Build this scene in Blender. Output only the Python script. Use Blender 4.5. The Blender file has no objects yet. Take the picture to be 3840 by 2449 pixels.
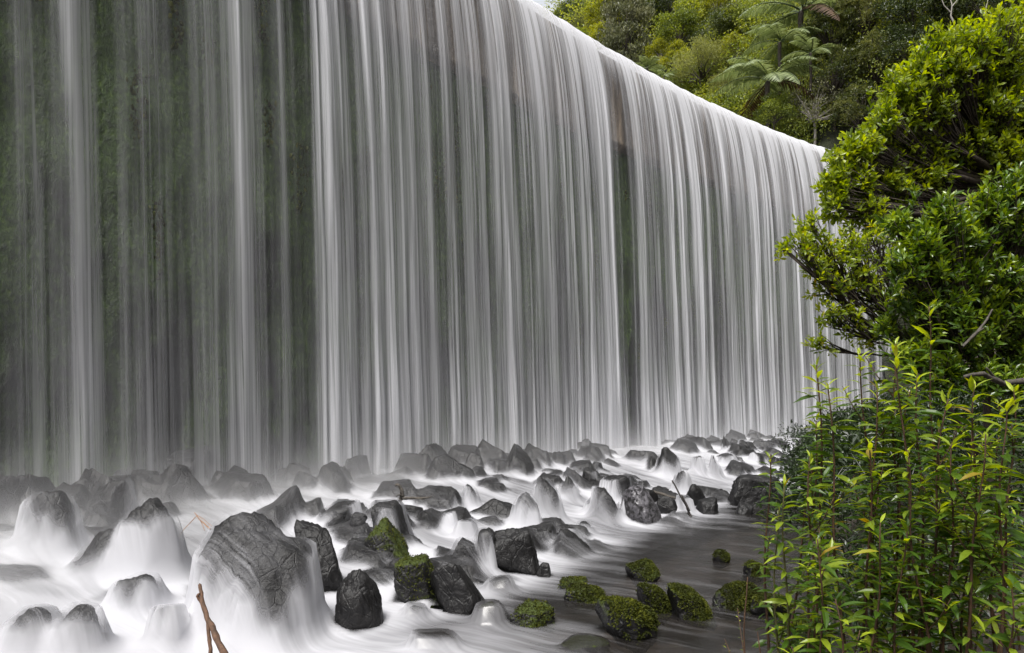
import bpy, math, random
import numpy as np
from mathutils import Vector, Matrix
from mathutils.bvhtree import BVHTree

R = math.radians
scene = bpy.context.scene
COL = scene.collection
rng = np.random.default_rng(7)
random.seed(7)

# ------------------------------------------------------------------ camera
FPX, CXP, HZ, CAMZ = 2560.0, 1920.0, 1505.0, 2.5      # focal length, centre, horizon row (photo pixels), eye height (m)
cam = bpy.data.cameras.new('camera')
cam.sensor_width = 36.0
cam.lens = 36.0 * FPX / 3840.0
cam.shift_y = (HZ - 1224.5) / 3840.0
cam.clip_start, cam.clip_end = 0.1, 2000
camo = bpy.data.objects.new('camera', cam)
camo.location = (0, 0, CAMZ)
camo.rotation_euler = (R(90), 0, 0)
COL.objects.link(camo)
scene.camera = camo

# ------------------------------------------------------------------ sky, sun, exposure
SUN_EL, SUN_AZ = 64.0, 208.0          # azimuth measured from +Y towards +X
world = bpy.data.worlds.new('World'); scene.world = world; world.use_nodes = True
wn, wl = world.node_tree.nodes, world.node_tree.links
bg = wn['Background']
sky = wn.new('ShaderNodeTexSky'); sky.sky_type = 'NISHITA'; sky.sun_disc = False
sky.sun_elevation = R(SUN_EL); sky.sun_rotation = R(SUN_AZ)
sky.air_density = 1.0; sky.dust_density = 2.0; sky.ozone_density = 1.0
hs = wn.new('ShaderNodeHueSaturation'); hs.inputs['Saturation'].default_value = 0.17
wl.new(sky.outputs[0], hs.inputs['Color']); wl.new(hs.outputs[0], bg.inputs['Color'])
bg.inputs['Strength'].default_value = 0.13
sun = bpy.data.lights.new('sun', 'SUN'); sun.energy = 2.4; sun.angle = R(22); sun.color = (1.0, 0.97, 0.92)
suno = bpy.data.objects.new('sun', sun); COL.objects.link(suno)
sd = Vector((math.sin(R(SUN_AZ)) * math.cos(R(SUN_EL)), math.cos(R(SUN_AZ)) * math.cos(R(SUN_EL)), math.sin(R(SUN_EL))))
suno.rotation_euler = sd.to_track_quat('Z', 'Y').to_euler(); suno.location = sd * 60
scene.view_settings.view_transform = 'Standard'
scene.view_settings.look = 'None'
scene.view_settings.exposure = 1.1
scene.cycles.use_denoising = True
scene.cycles.transparent_max_bounces = 24
scene.cycles.max_bounces = 6
scene.cycles.volume_bounces = 1

# ------------------------------------------------------------------ helpers
def px(x, y, d):
    """the point at depth d that stands at photo pixel x, y"""
    return np.array([(x - CXP) / FPX * d, d, CAMZ - (y - HZ) / FPX * d])

def sstep(a, b, x):
    t = np.clip((x - a) / (b - a), 0, 1)
    return t * t * (3 - 2 * t)

def vnoise(p, seed=0):
    """value noise, p (n,3) -> (n,) in -1..1"""
    p = np.asarray(p, float)
    i = np.floor(p).astype(np.int64); f = p - i
    f = f * f * f * (f * (f * 6 - 15) + 10)
    def h(a, b, c):
        n = (a * 374761393 + b * 668265263 + c * 2147483647 + seed * 1274126177) & 0xffffffff
        n = ((n ^ (n >> 13)) * 1274126177) & 0xffffffff
        n = ((n ^ (n >> 16)) * 2246822519) & 0xffffffff
        return ((n ^ (n >> 15)) & 0xffffff) / float(0xffffff) * 2 - 1
    x, y, z = i[:, 0], i[:, 1], i[:, 2]
    u, v, w = f[:, 0], f[:, 1], f[:, 2]
    l = lambda a, b, t: a + (b - a) * t
    return l(l(l(h(x, y, z), h(x+1, y, z), u), l(h(x, y+1, z), h(x+1, y+1, z), u), v),
             l(l(h(x, y, z+1), h(x+1, y, z+1), u), l(h(x, y+1, z+1), h(x+1, y+1, z+1), u), v), w)

def fbm(p, oct=4, seed=0, gain=0.5):
    p = np.asarray(p, float); a, s, o = 0, 1.0, 0
    for k in range(oct):
        a = a + s * vnoise(p * 2 ** k + 17.3 * k, seed + k); o += s; s *= gain
    return a / o

def unit(v):
    v = np.asarray(v, float)
    return v / np.maximum(np.linalg.norm(v, axis=-1, keepdims=True), 1e-9)

class MB:
    """collects triangles, quads and per-vertex tint values of one mesh"""
    def __init__(s): s.v, s.f3, s.f4, s.t, s.n = [], [], [], [], 0
    def add(s, v, f3=None, f4=None, tint=0.5):
        v = np.asarray(v, float).reshape(-1, 3)
        if f3 is not None and len(f3): s.f3.append(np.asarray(f3) + s.n)
        if f4 is not None and len(f4): s.f4.append(np.asarray(f4) + s.n)
        s.v.append(v); s.t.append(np.broadcast_to(np.asarray(tint, float), (len(v),)).copy()); s.n += len(v)
    def tube(s, pts, rad, n=6, tint=0.5):
        pts = np.asarray(pts, float); rad = np.broadcast_to(np.asarray(rad, float), (len(pts),))
        t = unit(np.gradient(pts, axis=0))
        ref = np.array([0.31, 0.17, 0.93]) if abs(t[0, 2]) < 0.9 else np.array([0.93, 0.3, 0.1])
        a = unit(np.cross(t, ref)); b = np.cross(t, a)
        th = np.arange(n) * 2 * math.pi / n
        v = pts[:, None] + rad[:, None, None] * (a[:, None] * np.cos(th)[None, :, None] + b[:, None] * np.sin(th)[None, :, None])
        m = len(pts); f = []
        for i in range(m - 1):
            for j in range(n):
                k = (j + 1) % n
                f.append((i*n+j, i*n+k, (i+1)*n+k, (i+1)*n+j))
        v = np.concatenate([v.reshape(-1, 3), pts[-1:] + t[-1:] * rad[-1]])
        f3 = [((m-1)*n+j, (m-1)*n+(j+1) % n, m*n) for j in range(n)]
        s.add(v, f3, f, tint)
    def leaves(s, pos, dr, nr, length, width, tint, detail=1, droop=0.15, fold=0.25, shape=(0.85, 1.0)):
        pos = np.asarray(pos, float); n = len(pos)
        if n == 0: return
        dr = unit(dr); sd_ = unit(np.cross(dr, nr)); nr = np.cross(sd_, dr)
        L = np.broadcast_to(np.asarray(length, float), (n,))[:, None]; W = np.broadcast_to(np.asarray(width, float), (n,))[:, None] * .5
        tint = np.broadcast_to(np.asarray(tint, float), (n,))
        if detail == 0:
            v = np.stack([pos, pos + dr*L*.5 + sd_*W + nr*W*fold, pos + dr*L - nr*L*droop, pos + dr*L*.5 - sd_*W + nr*W*fold], 1)
            b = np.arange(n)[:, None] * 4
            f3 = np.concatenate([b + [[0, 1, 2]], b + [[0, 2, 3]]])
            s.add(v.reshape(-1, 3), f3, None, np.repeat(tint, 4)); return
        P = lambda t, w: pos + dr*L*t - nr*L*droop*t*t + sd_*W*w + nr*W*fold*abs(w)
        a, b_ = shape
        v = np.stack([P(0, 0), P(.32, a), P(.32, 0), P(.32, -a), P(.64, b_), P(.64, 0), P(.64, -b_), P(1, 0)], 1)
        b = np.arange(n)[:, None] * 8
        f3 = np.concatenate([b + [[0, 2, 1]], b + [[0, 3, 2]], b + [[4, 5, 7]], b + [[5, 6, 7]]])
        f4 = np.concatenate([b + [[1, 2, 5, 4]], b + [[2, 3, 6, 5]]])
        s.add(v.reshape(-1, 3), f3, f4, np.repeat(tint, 8))
    def mesh(s, name, mat, smooth=False):
        v = np.concatenate(s.v); t = np.concatenate(s.t)
        return mk_mesh(name, v, np.concatenate(s.f3) if s.f3 else None, np.concatenate(s.f4) if s.f4 else None, mat, smooth, {'tint': t})
    def build(s, name, mat, parent=None, smooth=False):
        return link(name, s.mesh(name, mat, smooth), parent)

def mk_mesh(name, v, f3, f4, mat, smooth=False, attrs=None, uv=None):
    me = bpy.data.meshes.new(name)
    n3 = 0 if f3 is None else len(f3); n4 = 0 if f4 is None else len(f4)
    lp = np.concatenate(([np.asarray(f3).ravel()] if n3 else []) + ([np.asarray(f4).ravel()] if n4 else [])).astype(np.int32)
    tot = np.concatenate([np.full(n3, 3), np.full(n4, 4)]).astype(np.int32)
    st = np.concatenate([[0], np.cumsum(tot)[:-1]]).astype(np.int32)
    me.vertices.add(len(v)); me.vertices.foreach_set('co', np.asarray(v, np.float32).ravel())
    me.loops.add(len(lp)); me.loops.foreach_set('vertex_index', lp)
    me.polygons.add(n3 + n4); me.polygons.foreach_set('loop_start', st); me.polygons.foreach_set('loop_total', tot)
    me.polygons.foreach_set('use_smooth', np.full(n3 + n4, bool(smooth)))
    for k, a in (attrs or {}).items():
        at = me.attributes.new(k, 'FLOAT', 'POINT'); at.data.foreach_set('value', np.asarray(a, np.float32))
    if uv is not None:
        ul = me.uv_layers.new(name='UVMap'); ul.data.foreach_set('uv', np.asarray(uv, np.float32)[lp].ravel())
    me.update(calc_edges=True); me.validate()
    if mat: me.materials.append(mat)
    return me

def link(name, data, parent=None):
    o = bpy.data.objects.new(name, data); COL.objects.link(o)
    if parent is not None: o.parent = parent
    return o

def tag(o, label=None, cat=None, group=None, kind=None):
    for k, v in (('label', label), ('category', cat), ('group', group), ('kind', kind)):
        if v: o[k] = v
    return o

def thing(name, label, cat, loc=(0, 0, 0), rz=0.0, group=None):
    o = link(name, None); o.location = tuple(float(c) for c in loc); o.rotation_euler = (0, 0, rz)
    o.empty_display_size = 0.2
    return tag(o, label, cat, group)

def gridfaces(nr, nc):
    i = np.arange(nr - 1)[:, None] * nc + np.arange(nc - 1)[None]
    return np.stack([i, i + 1, i + nc + 1, i + nc], -1).reshape(-1, 4)

# ------------------------------------------------------------------ node helpers / materials
class NT:
    def __init__(s, name):
        s.m = bpy.data.materials.new(name); s.m.use_nodes = True
        s.t = s.m.node_tree; s.t.nodes.clear(); s.out = s.t.nodes.new('ShaderNodeOutputMaterial')
    def n(s, typ, **kw):
        nd = s.t.nodes.new('ShaderNode' + typ)
        for k, v in kw.items():
            if k.startswith('_'): setattr(nd, k[1:], v)
            else: s.set(nd, k, v)
        return nd
    def set(s, nd, k, v):
        inp = nd.inputs[int(k[1:])] if k[0] == 'i' and k[1:].isdigit() else nd.inputs[k.replace('__', ' ')]
        if isinstance(v, bpy.types.NodeSocket): s.t.links.new(v, inp)
        elif isinstance(v, bpy.types.Node): s.t.links.new(v.outputs[0], inp)
        else: inp.default_value = v
    def math(s, op, a, b=0.0, c=0.0, clamp=False):
        nd = s.n('Math', _operation=op, _use_clamp=clamp, i0=a, i1=b)
        if op in ('MULTIPLY_ADD', 'SMOOTH_MIN', 'COMPARE'): s.set(nd, 'i2', c)
        return nd.outputs[0]
    def ramp(s, fac, stops, interp='LINEAR'):
        nd = s.n('ValToRGB', Fac=fac); cr = nd.color_ramp; cr.interpolation = interp
        while len(cr.elements) < len(stops): cr.elements.new(0.5)
        for e, (p, c) in zip(cr.elements, stops):
            e.position = p; e.color = (c, c, c, 1) if isinstance(c, (int, float)) else (*c, 1)
        return nd.outputs[0]
    def mapr(s, v, a, b, c=0.0, d=1.0, smooth=False):
        nd = s.n('MapRange', i0=v, i1=a, i2=b, i3=c, i4=d)
        if smooth: nd.interpolation_type = 'SMOOTHSTEP'
        return nd.outputs[0]
    def noise(s, vec, scale, detail=4, rough=0.5, dist=0.0):
        return s.n('TexNoise', Vector=vec, Scale=scale, Detail=detail, Roughness=rough, Distortion=dist).outputs['Fac']
    def scaled(s, vec, sc):
        return s.n('Mapping', Vector=vec, Scale=sc).outputs[0]
    def mix(s, fac, a, b):
        nd = s.n('Mix', _data_type='RGBA'); s.set(nd, 'i0', fac); s.set(nd, 'i6', a); s.set(nd, 'i7', b); return nd.outputs[2]
    def attr(s, name):
        return s.n('Attribute', _attribute_name=name).outputs['Fac']
    def surf(s, sh):
        s.t.links.new(sh.outputs[0] if isinstance(sh, bpy.types.Node) else sh, s.out.inputs['Surface']); return s.m

def leaf_mat(name, dark, mid, light, rough=0.42, trans=0.35, spec=0.5, yellow=None, vary=.05):
    g = NT(name)
    t = g.attr('tint')
    oi = g.n('ObjectInfo')
    t2 = g.math('ADD', t, g.mapr(oi.outputs['Random'], 0, 1, -vary, vary))
    stops = [(0.0, dark), (0.5, mid), (0.92, light)]
    if yellow: stops += [(0.985, light), (1.0, yellow)]
    col = g.ramp(t2, stops)
    b = g.n('BsdfPrincipled', Base__Color=col, Roughness=rough)
    b.inputs['Specular IOR Level'].default_value = spec
    tcol = g.n('HueSaturation', Color=col, Hue=0.485, Saturation=1.15, Value=1.7)
    tr = g.n('BsdfTranslucent', Color=tcol)
    return g.surf(g.n('MixShader', Fac=trans, i1=b, i2=tr))

def bark_mat(name, c1, c2, scale=14):
    g = NT(name); tc = g.n('TexCoord').outputs['Object']
    nz = g.noise(g.scaled(tc, (1, 1, .35)), scale, 5, .6)
    b = g.n('BsdfPrincipled', Base__Color=g.ramp(nz, [(.3, c1), (.7, c2)]), Roughness=.8)
    bp = g.n('Bump', Strength=.6, Distance=.02, Height=nz); g.set(b, 'Normal', bp)
    return g.surf(b)

M = {}
M['leaf_yellow'] = leaf_mat('leaf_yellow', (.040, .052, .008), (.200, .220, .028), (.34, .35, .05), .5, .45, vary=.16)
M['leaf_green'] = leaf_mat('leaf_green', (.040, .062, .012), (.155, .198, .032), (.29, .32, .055), .45, .43, vary=.16)
M['leaf_dark'] = leaf_mat('leaf_dark', (.015, .025, .006), (.046, .068, .015), (.125, .145, .036), .38, .25, vary=.16)
M['leaf_grey'] = leaf_mat('leaf_grey', (.030, .036, .014), (.085, .095, .036), (.20, .20, .10), .45, .25, vary=.16)
M['leaf_fine'] = leaf_mat('leaf_fine', (.045, .058, .014), (.160, .175, .042), (.26, .27, .075), .6, .33, vary=.16)
M['leaf_rosette'] = leaf_mat('leaf_rosette', (.018, .028, .006), (.072, .090, .018), (.19, .195, .055), .35, .25, vary=.16)
M['leaf_twiggy'] = leaf_mat('leaf_twiggy', (.030, .032, .012), (.070, .072, .028), (.14, .14, .05), .5, .3)
M['frond'] = leaf_mat('frond', (.045, .070, .022), (.135, .175, .065), (.26, .30, .14), .5, .3)
M['frond_brown'] = leaf_mat('frond_brown', (.03, .016, .008), (.07, .035, .016), (.11, .06, .03), .7, .2)
M['leaf_gloss'] = leaf_mat('leaf_gloss', (.022, .050, .004), (.180, .250, .014), (.36, .42, .03), .36, .50, .5, (.55, .33, .02))
M['leaf_shrub'] = leaf_mat('leaf_shrub', (.016, .038, .006), (.075, .140, .014), (.26, .35, .026), .30, .30)
M['leaf_sapling'] = leaf_mat('leaf_sapling', (.018, .040, .006), (.056, .112, .012), (.36, .44, .03), .30, .40, .5, (.27, .20, .025))
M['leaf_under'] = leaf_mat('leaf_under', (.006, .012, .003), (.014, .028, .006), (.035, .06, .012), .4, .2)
M['bark'] = bark_mat('bark', (.018, .013, .009), (.075, .058, .045))
M['bark_pale'] = bark_mat('bark_pale', (.16, .14, .12), (.40, .37, .33))
M['stem'] = bark_mat('stem', (.035, .018, .010), (.10, .05, .025), 40)
M['stem_green'] = bark_mat('stem_green', (.05, .05, .015), (.12, .11, .04), 40)
M['driftwood'] = bark_mat('driftwood', (.045, .027, .018), (.16, .085, .05), 30)
M['wet_wood'] = bark_mat('wet_wood', (.008, .006, .005), (.03, .024, .02), 30)
M['grey_wood'] = bark_mat('grey_wood', (.03, .026, .022), (.10, .085, .07), 30)
M['straw'] = bark_mat('straw', (.16, .07, .03), (.35, .19, .09), 30)

def rock_mat(name, mossy):
    g = NT(name); tc = g.n('TexCoord').outputs['Object']
    oi = g.n('ObjectInfo').outputs['Random']
    n1 = g.noise(tc, 5, 8, .65); n2 = g.noise(tc, 38, 4, .6)
    vo = g.n('TexVoronoi', Vector=g.n('Mapping', Vector=tc, Scale=(1, 1, .6)).outputs[0], Scale=7.0, _feature='DISTANCE_TO_EDGE').outputs[0]
    crack = g.mapr(vo, 0, .06, 0, 1)
    base = g.ramp(n1, [(.25, (.0045, .004, .0045)), (.55, (.012, .0115, .012)), (.8, (.028, .026, .026))])
    base = g.mix(g.mapr(n2, .62, .75), base, (.062, .056, .053, 1))
    rough = g.mapr(n1, .3, .7, .28, .58)
    if mossy:
        geo = g.n('NewGeometry'); nz = g.n('SeparateXYZ', Vector=geo.outputs['Normal']).outputs['Z']
        m = g.math('ADD', g.math('MULTIPLY', nz, .45), g.math('SUBTRACT', g.noise(tc, 3.2, 5, .6), .1))
        m = g.mapr(m, .52, .66)
        mc = g.ramp(g.noise(tc, 60, 3, .6), [(.3, (.012, .020, .003)), (.6, (.045, .062, .006)), (.8, (.10, .12, .012))])
        base = g.mix(m, base, mc); rough = g.math('ADD', rough, g.math('MULTIPLY', m, .4))
    b = g.n('BsdfPrincipled', Base__Color=base, Roughness=rough)
    b.inputs['Specular IOR Level'].default_value = .36
    h = g.math('ADD', g.math('MULTIPLY', n1, 1.0), g.math('MULTIPLY', n2, .25))
    h = g.math('ADD', h, g.math('MULTIPLY', crack, .15))
    g.set(b, 'Normal', g.n('Bump', Strength=.75, Distance=.05, Height=h))
    return g.surf(b)
M['rock'] = rock_mat('wet_rock', False)
M['rock_moss'] = rock_mat('mossy_rock', True)
M['moss'] = leaf_mat('moss_leaf', (.016, .015, .004), (.042, .052, .006), (.13, .14, .014), .7, .25, .2)

def cracked_mat():
    g = NT('cracked_rock'); tc = g.n('TexCoord').outputs['Object']
    n1 = g.noise(tc, 9, 9, .7, .6); n0 = g.noise(tc, 3, 6, .6)
    deep = g.mapr(n1, .40, .5)
    b = g.n('BsdfPrincipled', Base__Color=g.mix(deep, (.006, .005, .005, 1), (.10, .095, .105, 1)), Roughness=g.mapr(n1, .4, .6, .6, .25))
    g.set(b, 'Normal', g.n('Bump', Strength=1.0, Distance=.08, Height=g.math('ADD', deep, n0)))
    return g.surf(b)
M['rock_cracked'] = cracked_mat()

# ------------------------------------------------------------------ plan geometry of the arch dam
RAD = 83.0; TH0 = R(48.0); P0 = np.array([0.37, 23.8]); CREST = 16.5
CC = P0 + RAD * np.array([math.sin(TH0), -math.cos(TH0)])
def dam_pt(s, v):
    """plan point at arc length s along the crest, v metres downstream of the wall's face"""
    th = TH0 - np.asarray(s, float) / RAD
    r = RAD - np.asarray(v, float)
    return CC[0] - r * np.sin(th), CC[1] + r * np.cos(th)
def dam_sv(x, y):
    dx, dy = CC[0] - x, y - CC[1]
    return (TH0 - np.arctan2(dx, dy)) * RAD, RAD - np.hypot(dx, dy)
S0, S1 = -21.0, 38.0

def bank_edge(y):            # right shore of the stream
    return 2.7 + (y - 6.6) * 0.42
def ground_z(x, y):
    """height of the river bed, rubble apron and right bank"""
    x = np.asarray(x, float); y = np.asarray(y, float)
    s, v = dam_sv(x, y)
    z = -0.35 + 0.95 * sstep(9.0, 2.0, v)
    e = x - bank_edge(y)
    gorge = np.maximum(-5 - y, 0) * 1.05 + np.maximum(-16 - x - .0 * y, 0) * .9  # unseen valley sides behind and left of camera, raised to block skylight
    z = z + np.minimum(gorge, 34)
    bank = -0.35 + 1.35 * sstep(-0.5, 1.6, e) + np.maximum(e - 1.6, 0) * 0.30 + np.maximum(e - 6.0, 0) * 0.55
    return np.maximum(z, np.minimum(bank + np.minimum(gorge, 30), 60))
def water_base(x, y):
    s, v = dam_sv(np.asarray(x, float), np.asarray(y, float))
    return 0.0 + 0.75 * sstep(8.8, 2.0, v)

def on_water(pxx, pyy):
    """depth at which the ray through a photo pixel meets the water's base surface"""
    d = 10.0
    for _ in range(30):
        x = (pxx - CXP) / FPX * d
        z = float(water_base(x, d))
        d = 0.5 * d + 0.5 * min(max((CAMZ - z) * FPX / (pyy - HZ), 4.0), 40.0)
    return d

# ------------------------------------------------------------------ ground, reservoir, hillside
def axis(a0, a1, step, lo, hi):
    mid = np.arange(a0, a1 + 1e-6, step)
    def out(start, end):
        r, st, c = [], step * 1.6, start
        sg = 1 if end > start else -1
        while abs(c - start) < abs(end - start):
            c += sg * st; st *= 1.5; r.append(c)
        return r
    return np.array(sorted(out(a0, lo)) + list(mid) + out(a1, hi))

g = NT('river_bed'); tc = g.n('TexCoord').outputs['Object']
vo = g.n('TexVoronoi', Vector=tc, Scale=3.2, Randomness=1.0); nz = g.noise(tc, 1.2, 6, .6)
cc = g.ramp(vo.outputs['Color'], [(.1, (.020, .015, .012)), (.5, (.055, .038, .028)), (.9, (.085, .068, .055))])
cc = g.mix(g.mapr(nz, .45, .6), cc, (.018, .014, .009, 1))
b = g.n('BsdfPrincipled', Base__Color=cc, Roughness=.7)
g.set(b, 'Normal', g.n('Bump', Strength=.8, Distance=.1, Height=g.math('ADD', g.math('MULTIPLY', vo.outputs['Distance'], -1.0), nz)))
M['river_bed'] = g.surf(b)

gx = axis(-14, 16, .25, -300, 300); gy = axis(2, 42, .25, -300, 300)
XX, YY = np.meshgrid(gx, gy)
zz = ground_z(XX, YY)
s_, v_ = dam_sv(XX, YY)
zz = np.where((v_ < 0.4), np.minimum(zz, .6), zz)
zz += .05 * fbm(np.stack([XX.ravel() * 1.3, YY.ravel() * 1.3, 0 * XX.ravel()], 1), 3).reshape(zz.shape)
zz = np.where((v_ < -2) & (s_ < 60), -.4, zz)
o = link('ground', mk_mesh('ground', np.stack([XX, YY, zz], -1).reshape(-1, 3), None, gridfaces(*XX.shape), M['river_bed'], True))
tag(o, kind='structure')

HN = np.array([.75, .66])
def hill_z(x, y):
    x = np.asarray(x, float); y = np.asarray(y, float)
    u = x * HN[0] + y * HN[1] - 38.2
    al = x / np.maximum(y, 1)
    z = 14 + 1.4 * u
    cap = 57 + 420 * np.maximum(al - .055, 0) - 60 * np.maximum(.02 - al, 0)
    k = 6.0
    z = -k * np.logaddexp(-z / k, -cap / k)          # rounded ridge
    s, v = dam_sv(x, y)
    gz = ground_z(x, y)
    w = sstep(2.5, -1.0, v) * 1.0
    w = np.maximum(w, sstep(27, 28.2, s))
    return np.maximum(gz * (1 - w) + z * w, -2)
hx = np.concatenate([np.arange(-30, 60, 1.0), np.arange(60, 200, 5)]); hy = np.concatenate([np.arange(20, 110, 1.0), np.arange(110, 260, 5)])
XX, YY = np.meshgrid(hx, hy)
zz = hill_z(XX, YY)
zz += 1.0 * fbm(np.stack([XX.ravel() * .15, YY.ravel() * .15, 0 * XX.ravel()], 1), 4).reshape(zz.shape)
s_, v_ = dam_sv(XX, YY)
hv = np.stack([XX, YY, zz], -1).reshape(-1, 3); hf = gridfaces(*XX.shape)
keep = (((v_ < -.3) & (s_ < 28.6)) | (s_ > 28.3)).ravel()
hf = hf[keep[hf].all(1)]
ss = np.concatenate([np.linspace(25.5, 29.2, 34), np.linspace(29.6, 34, 8)]); vv = np.linspace(-3, 18, 43)
SS, VV = np.meshgrid(ss, vv); px_, py_ = dam_pt(SS, VV)
pz_ = hill_z(px_, py_) + .08 + .35 * fbm(np.stack([px_.ravel() * .5, py_.ravel() * .5, 0 * px_.ravel()], 1), 3).reshape(SS.shape) * sstep(27, 28.2, SS)
pf = gridfaces(*SS.shape)[:, ::-1] + len(hv)
hv = np.concatenate([hv, np.stack([px_, py_, pz_], -1).reshape(-1, 3)]); hf = np.concatenate([hf, pf])
SS, VV = np.meshgrid(np.linspace(19, 26, 29), np.linspace(-5, -.35, 9)); px_, py_ = dam_pt(SS, VV)
pf = gridfaces(*SS.shape)[:, ::-1] + len(hv)
hv = np.concatenate([hv, np.stack([px_, py_, hill_z(px_, py_) + .06], -1).reshape(-1, 3)]); hf = np.concatenate([hf, pf])
g = NT('forest_floor'); tc = g.n('TexCoord').outputs['Object']; nz = g.noise(tc, .8, 8, .65)
b = g.n('BsdfPrincipled', Base__Color=g.ramp(nz, [(.3, (.008, .010, .004)), (.7, (.035, .042, .014))]), Roughness=.9)
g.set(b, 'Normal', g.n('Bump', Strength=1.0, Distance=.6, Height=nz))
M['forest_floor'] = g.surf(b)
tag(link('hillside_terrain', mk_mesh('hillside_terrain', hv, None, hf, M['forest_floor'], True)), kind='structure')

g = NT('still_water'); tc = g.n('TexCoord').outputs['Object']
b = g.n('BsdfPrincipled', Base__Color=(.02, .03, .025, 1), Roughness=.06)
g.set(b, 'Normal', g.n('Bump', Strength=.1, Distance=.05, Height=g.noise(tc, 3, 3, .5)))
M['still'] = g.surf(b)
ss = np.linspace(S0 - 10, S1 + 1, 80); vv = np.linspace(-60, -1.3, 12)
SS, VV = np.meshgrid(ss, vv); rx, ry = dam_pt(SS, VV)
tag(link('reservoir_water', mk_mesh('reservoir_water', np.stack([rx, ry, np.full_like(rx, CREST + .10)], -1).reshape(-1, 3), None, gridfaces(*SS.shape), M['still'])), kind='structure')

# ------------------------------------------------------------------ the arch dam
def dam_mat():
    g = NT('dam_face'); uv = g.n('UVMap').outputs[0]
    sep = g.n('SeparateXYZ', Vector=uv); u, z = sep.outputs[0], sep.outputs[1]
    tc = g.n('TexCoord').outputs['Object']
    edge = g.math('ADD', 13.1, g.math('MULTIPLY', g.math('SUBTRACT', g.noise(g.scaled(uv, (1, .3, 1)), .9, 6, .65), .5), 1.0))
    band = g.mapr(g.math('SUBTRACT', z, edge), -.05, .12)
    nA = g.noise(g.scaled(uv, (1.6, .12, 1)), 1.6, 6, .65)
    conc = g.ramp(nA, [(.3, (.030, .022, .015)), (.52, (.10, .075, .052)), (.72, (.36, .28, .20))])
    nB = g.noise(tc, 1.1, 8, .7)
    rock = g.ramp(nB, [(.25, (.004, .004, .004)), (.55, (.012, .012, .012)), (.8, (.038, .036, .034))])
    # moss: patchy, in hanging strips, most on the upper part of the near side
    nM = g.noise(g.scaled(uv, (1, .38, 1)), .55, 7, .68)
    near = g.mapr(u, -14, 10, .09, .02)
    mid = g.mapr(z, .5, 9, -.14, .06)
    under = g.mapr(z, 12.0, 13.5, 0, -.03)
    mm = g.math('ADD', g.math('ADD', nM, near), g.math('ADD', mid, under))
    mfac = g.mapr(mm, .45, .60)
    nG = g.noise(g.scaled(uv, (1, .6, 1)), 9, 5, .7)
    moss = g.ramp(nG, [(.32, (.010, .024, .003)), (.55, (.042, .085, .008)), (.76, (.13, .21, .018))])
    base = g.mix(mfac, rock, moss)
    lime = g.math('MULTIPLY', g.mapr(g.math('ABSOLUTE', g.math('SUBTRACT', z, g.math('SUBTRACT', edge, .05))), .0, .34, 1, 0), g.mapr(g.noise(g.scaled(uv, (2.2, .25, 1)), 1.3, 5, .6), .46, .58))
    base = g.mix(lime, base, (.34, .27, .17, 1))
    base = g.mix(band, base, conc)
    b = g.n('BsdfPrincipled', Base__Color=base, Roughness=g.mapr(nB, .3, .7, .35, .7))
    h = g.math('ADD', g.math('MULTIPLY', nB, .7), g.math('MULTIPLY', g.math('MULTIPLY', nG, mfac), 1.0))
    g.set(b, 'Normal', g.n('Bump', Strength=.9, Distance=.12, Height=h))
    return g.surf(b)
M['dam'] = dam_mat()
M['crest'] = bark_mat('crest_concrete', (.06, .045, .03), (.22, .18, .14), 3)
dam = thing('arch_dam', 'curved mossy concrete dam wall standing behind the falling water', 'dam', (*dam_pt(0, 0), 0))
DL = -np.array([*dam_pt(0, 0), 0.0])
ss = np.arange(S0, S1 + .01, .12); hz_ = np.arange(-1, 13.01, .14)
SS, ZZ = np.meshgrid(ss, hz_)
q = np.stack([SS.ravel(), ZZ.ravel() * .6, 0 * SS.ravel()], 1)
VV = (.22 * fbm(q * .5, 4, 3) + .09 * fbm(q * 2.2, 3, 9)).reshape(SS.shape)
VV += .35 * sstep(2.5, -.5, ZZ) * 1.4 - .05
VV = np.where(ZZ > 12.8, np.minimum(VV, .05), VV)
wx, wy = dam_pt(SS, VV)
link('wall_face', mk_mesh('wall_face', np.stack([wx, wy, ZZ], -1).reshape(-1, 3) + DL, None, gridfaces(*SS.shape)[:, ::-1], M['dam'], True, None, np.stack([SS.ravel(), ZZ.ravel()], 1)), dam)
# concrete crest block: face a little proud, rounded edge, top, back
prof = [(.02, 12.7), (.26, 12.86), (.26, 13.02), (.16, 13.10), (.13, 14.5), (.12, 15.9), (.06, 16.25), (-.10, 16.44), (-.35, CREST), (-1.4, CREST), (-1.45, 12.5)]
pv, pz = np.array([p[0] for p in prof]), np.array([p[1] for p in prof])
SS, VV = np.meshgrid(ss, pv); _, ZZ = np.meshgrid(ss, pz)
VV = VV + np.where((ZZ > 12.8) & (ZZ < 13.05), .10 * fbm(np.stack([SS.ravel() * .9, ZZ.ravel(), 0 * SS.ravel()], 1), 4, 5).reshape(SS.shape) - .06, 0)
wx, wy = dam_pt(SS, VV)
link('spillway_crest', mk_mesh('spillway_crest', np.stack([wx, wy, ZZ], -1).reshape(-1, 3) + DL, None, gridfaces(*SS.shape)[:, ::-1], M['dam'], True, None, np.stack([SS.ravel(), ZZ.ravel() + .45], 1)), dam)
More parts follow.
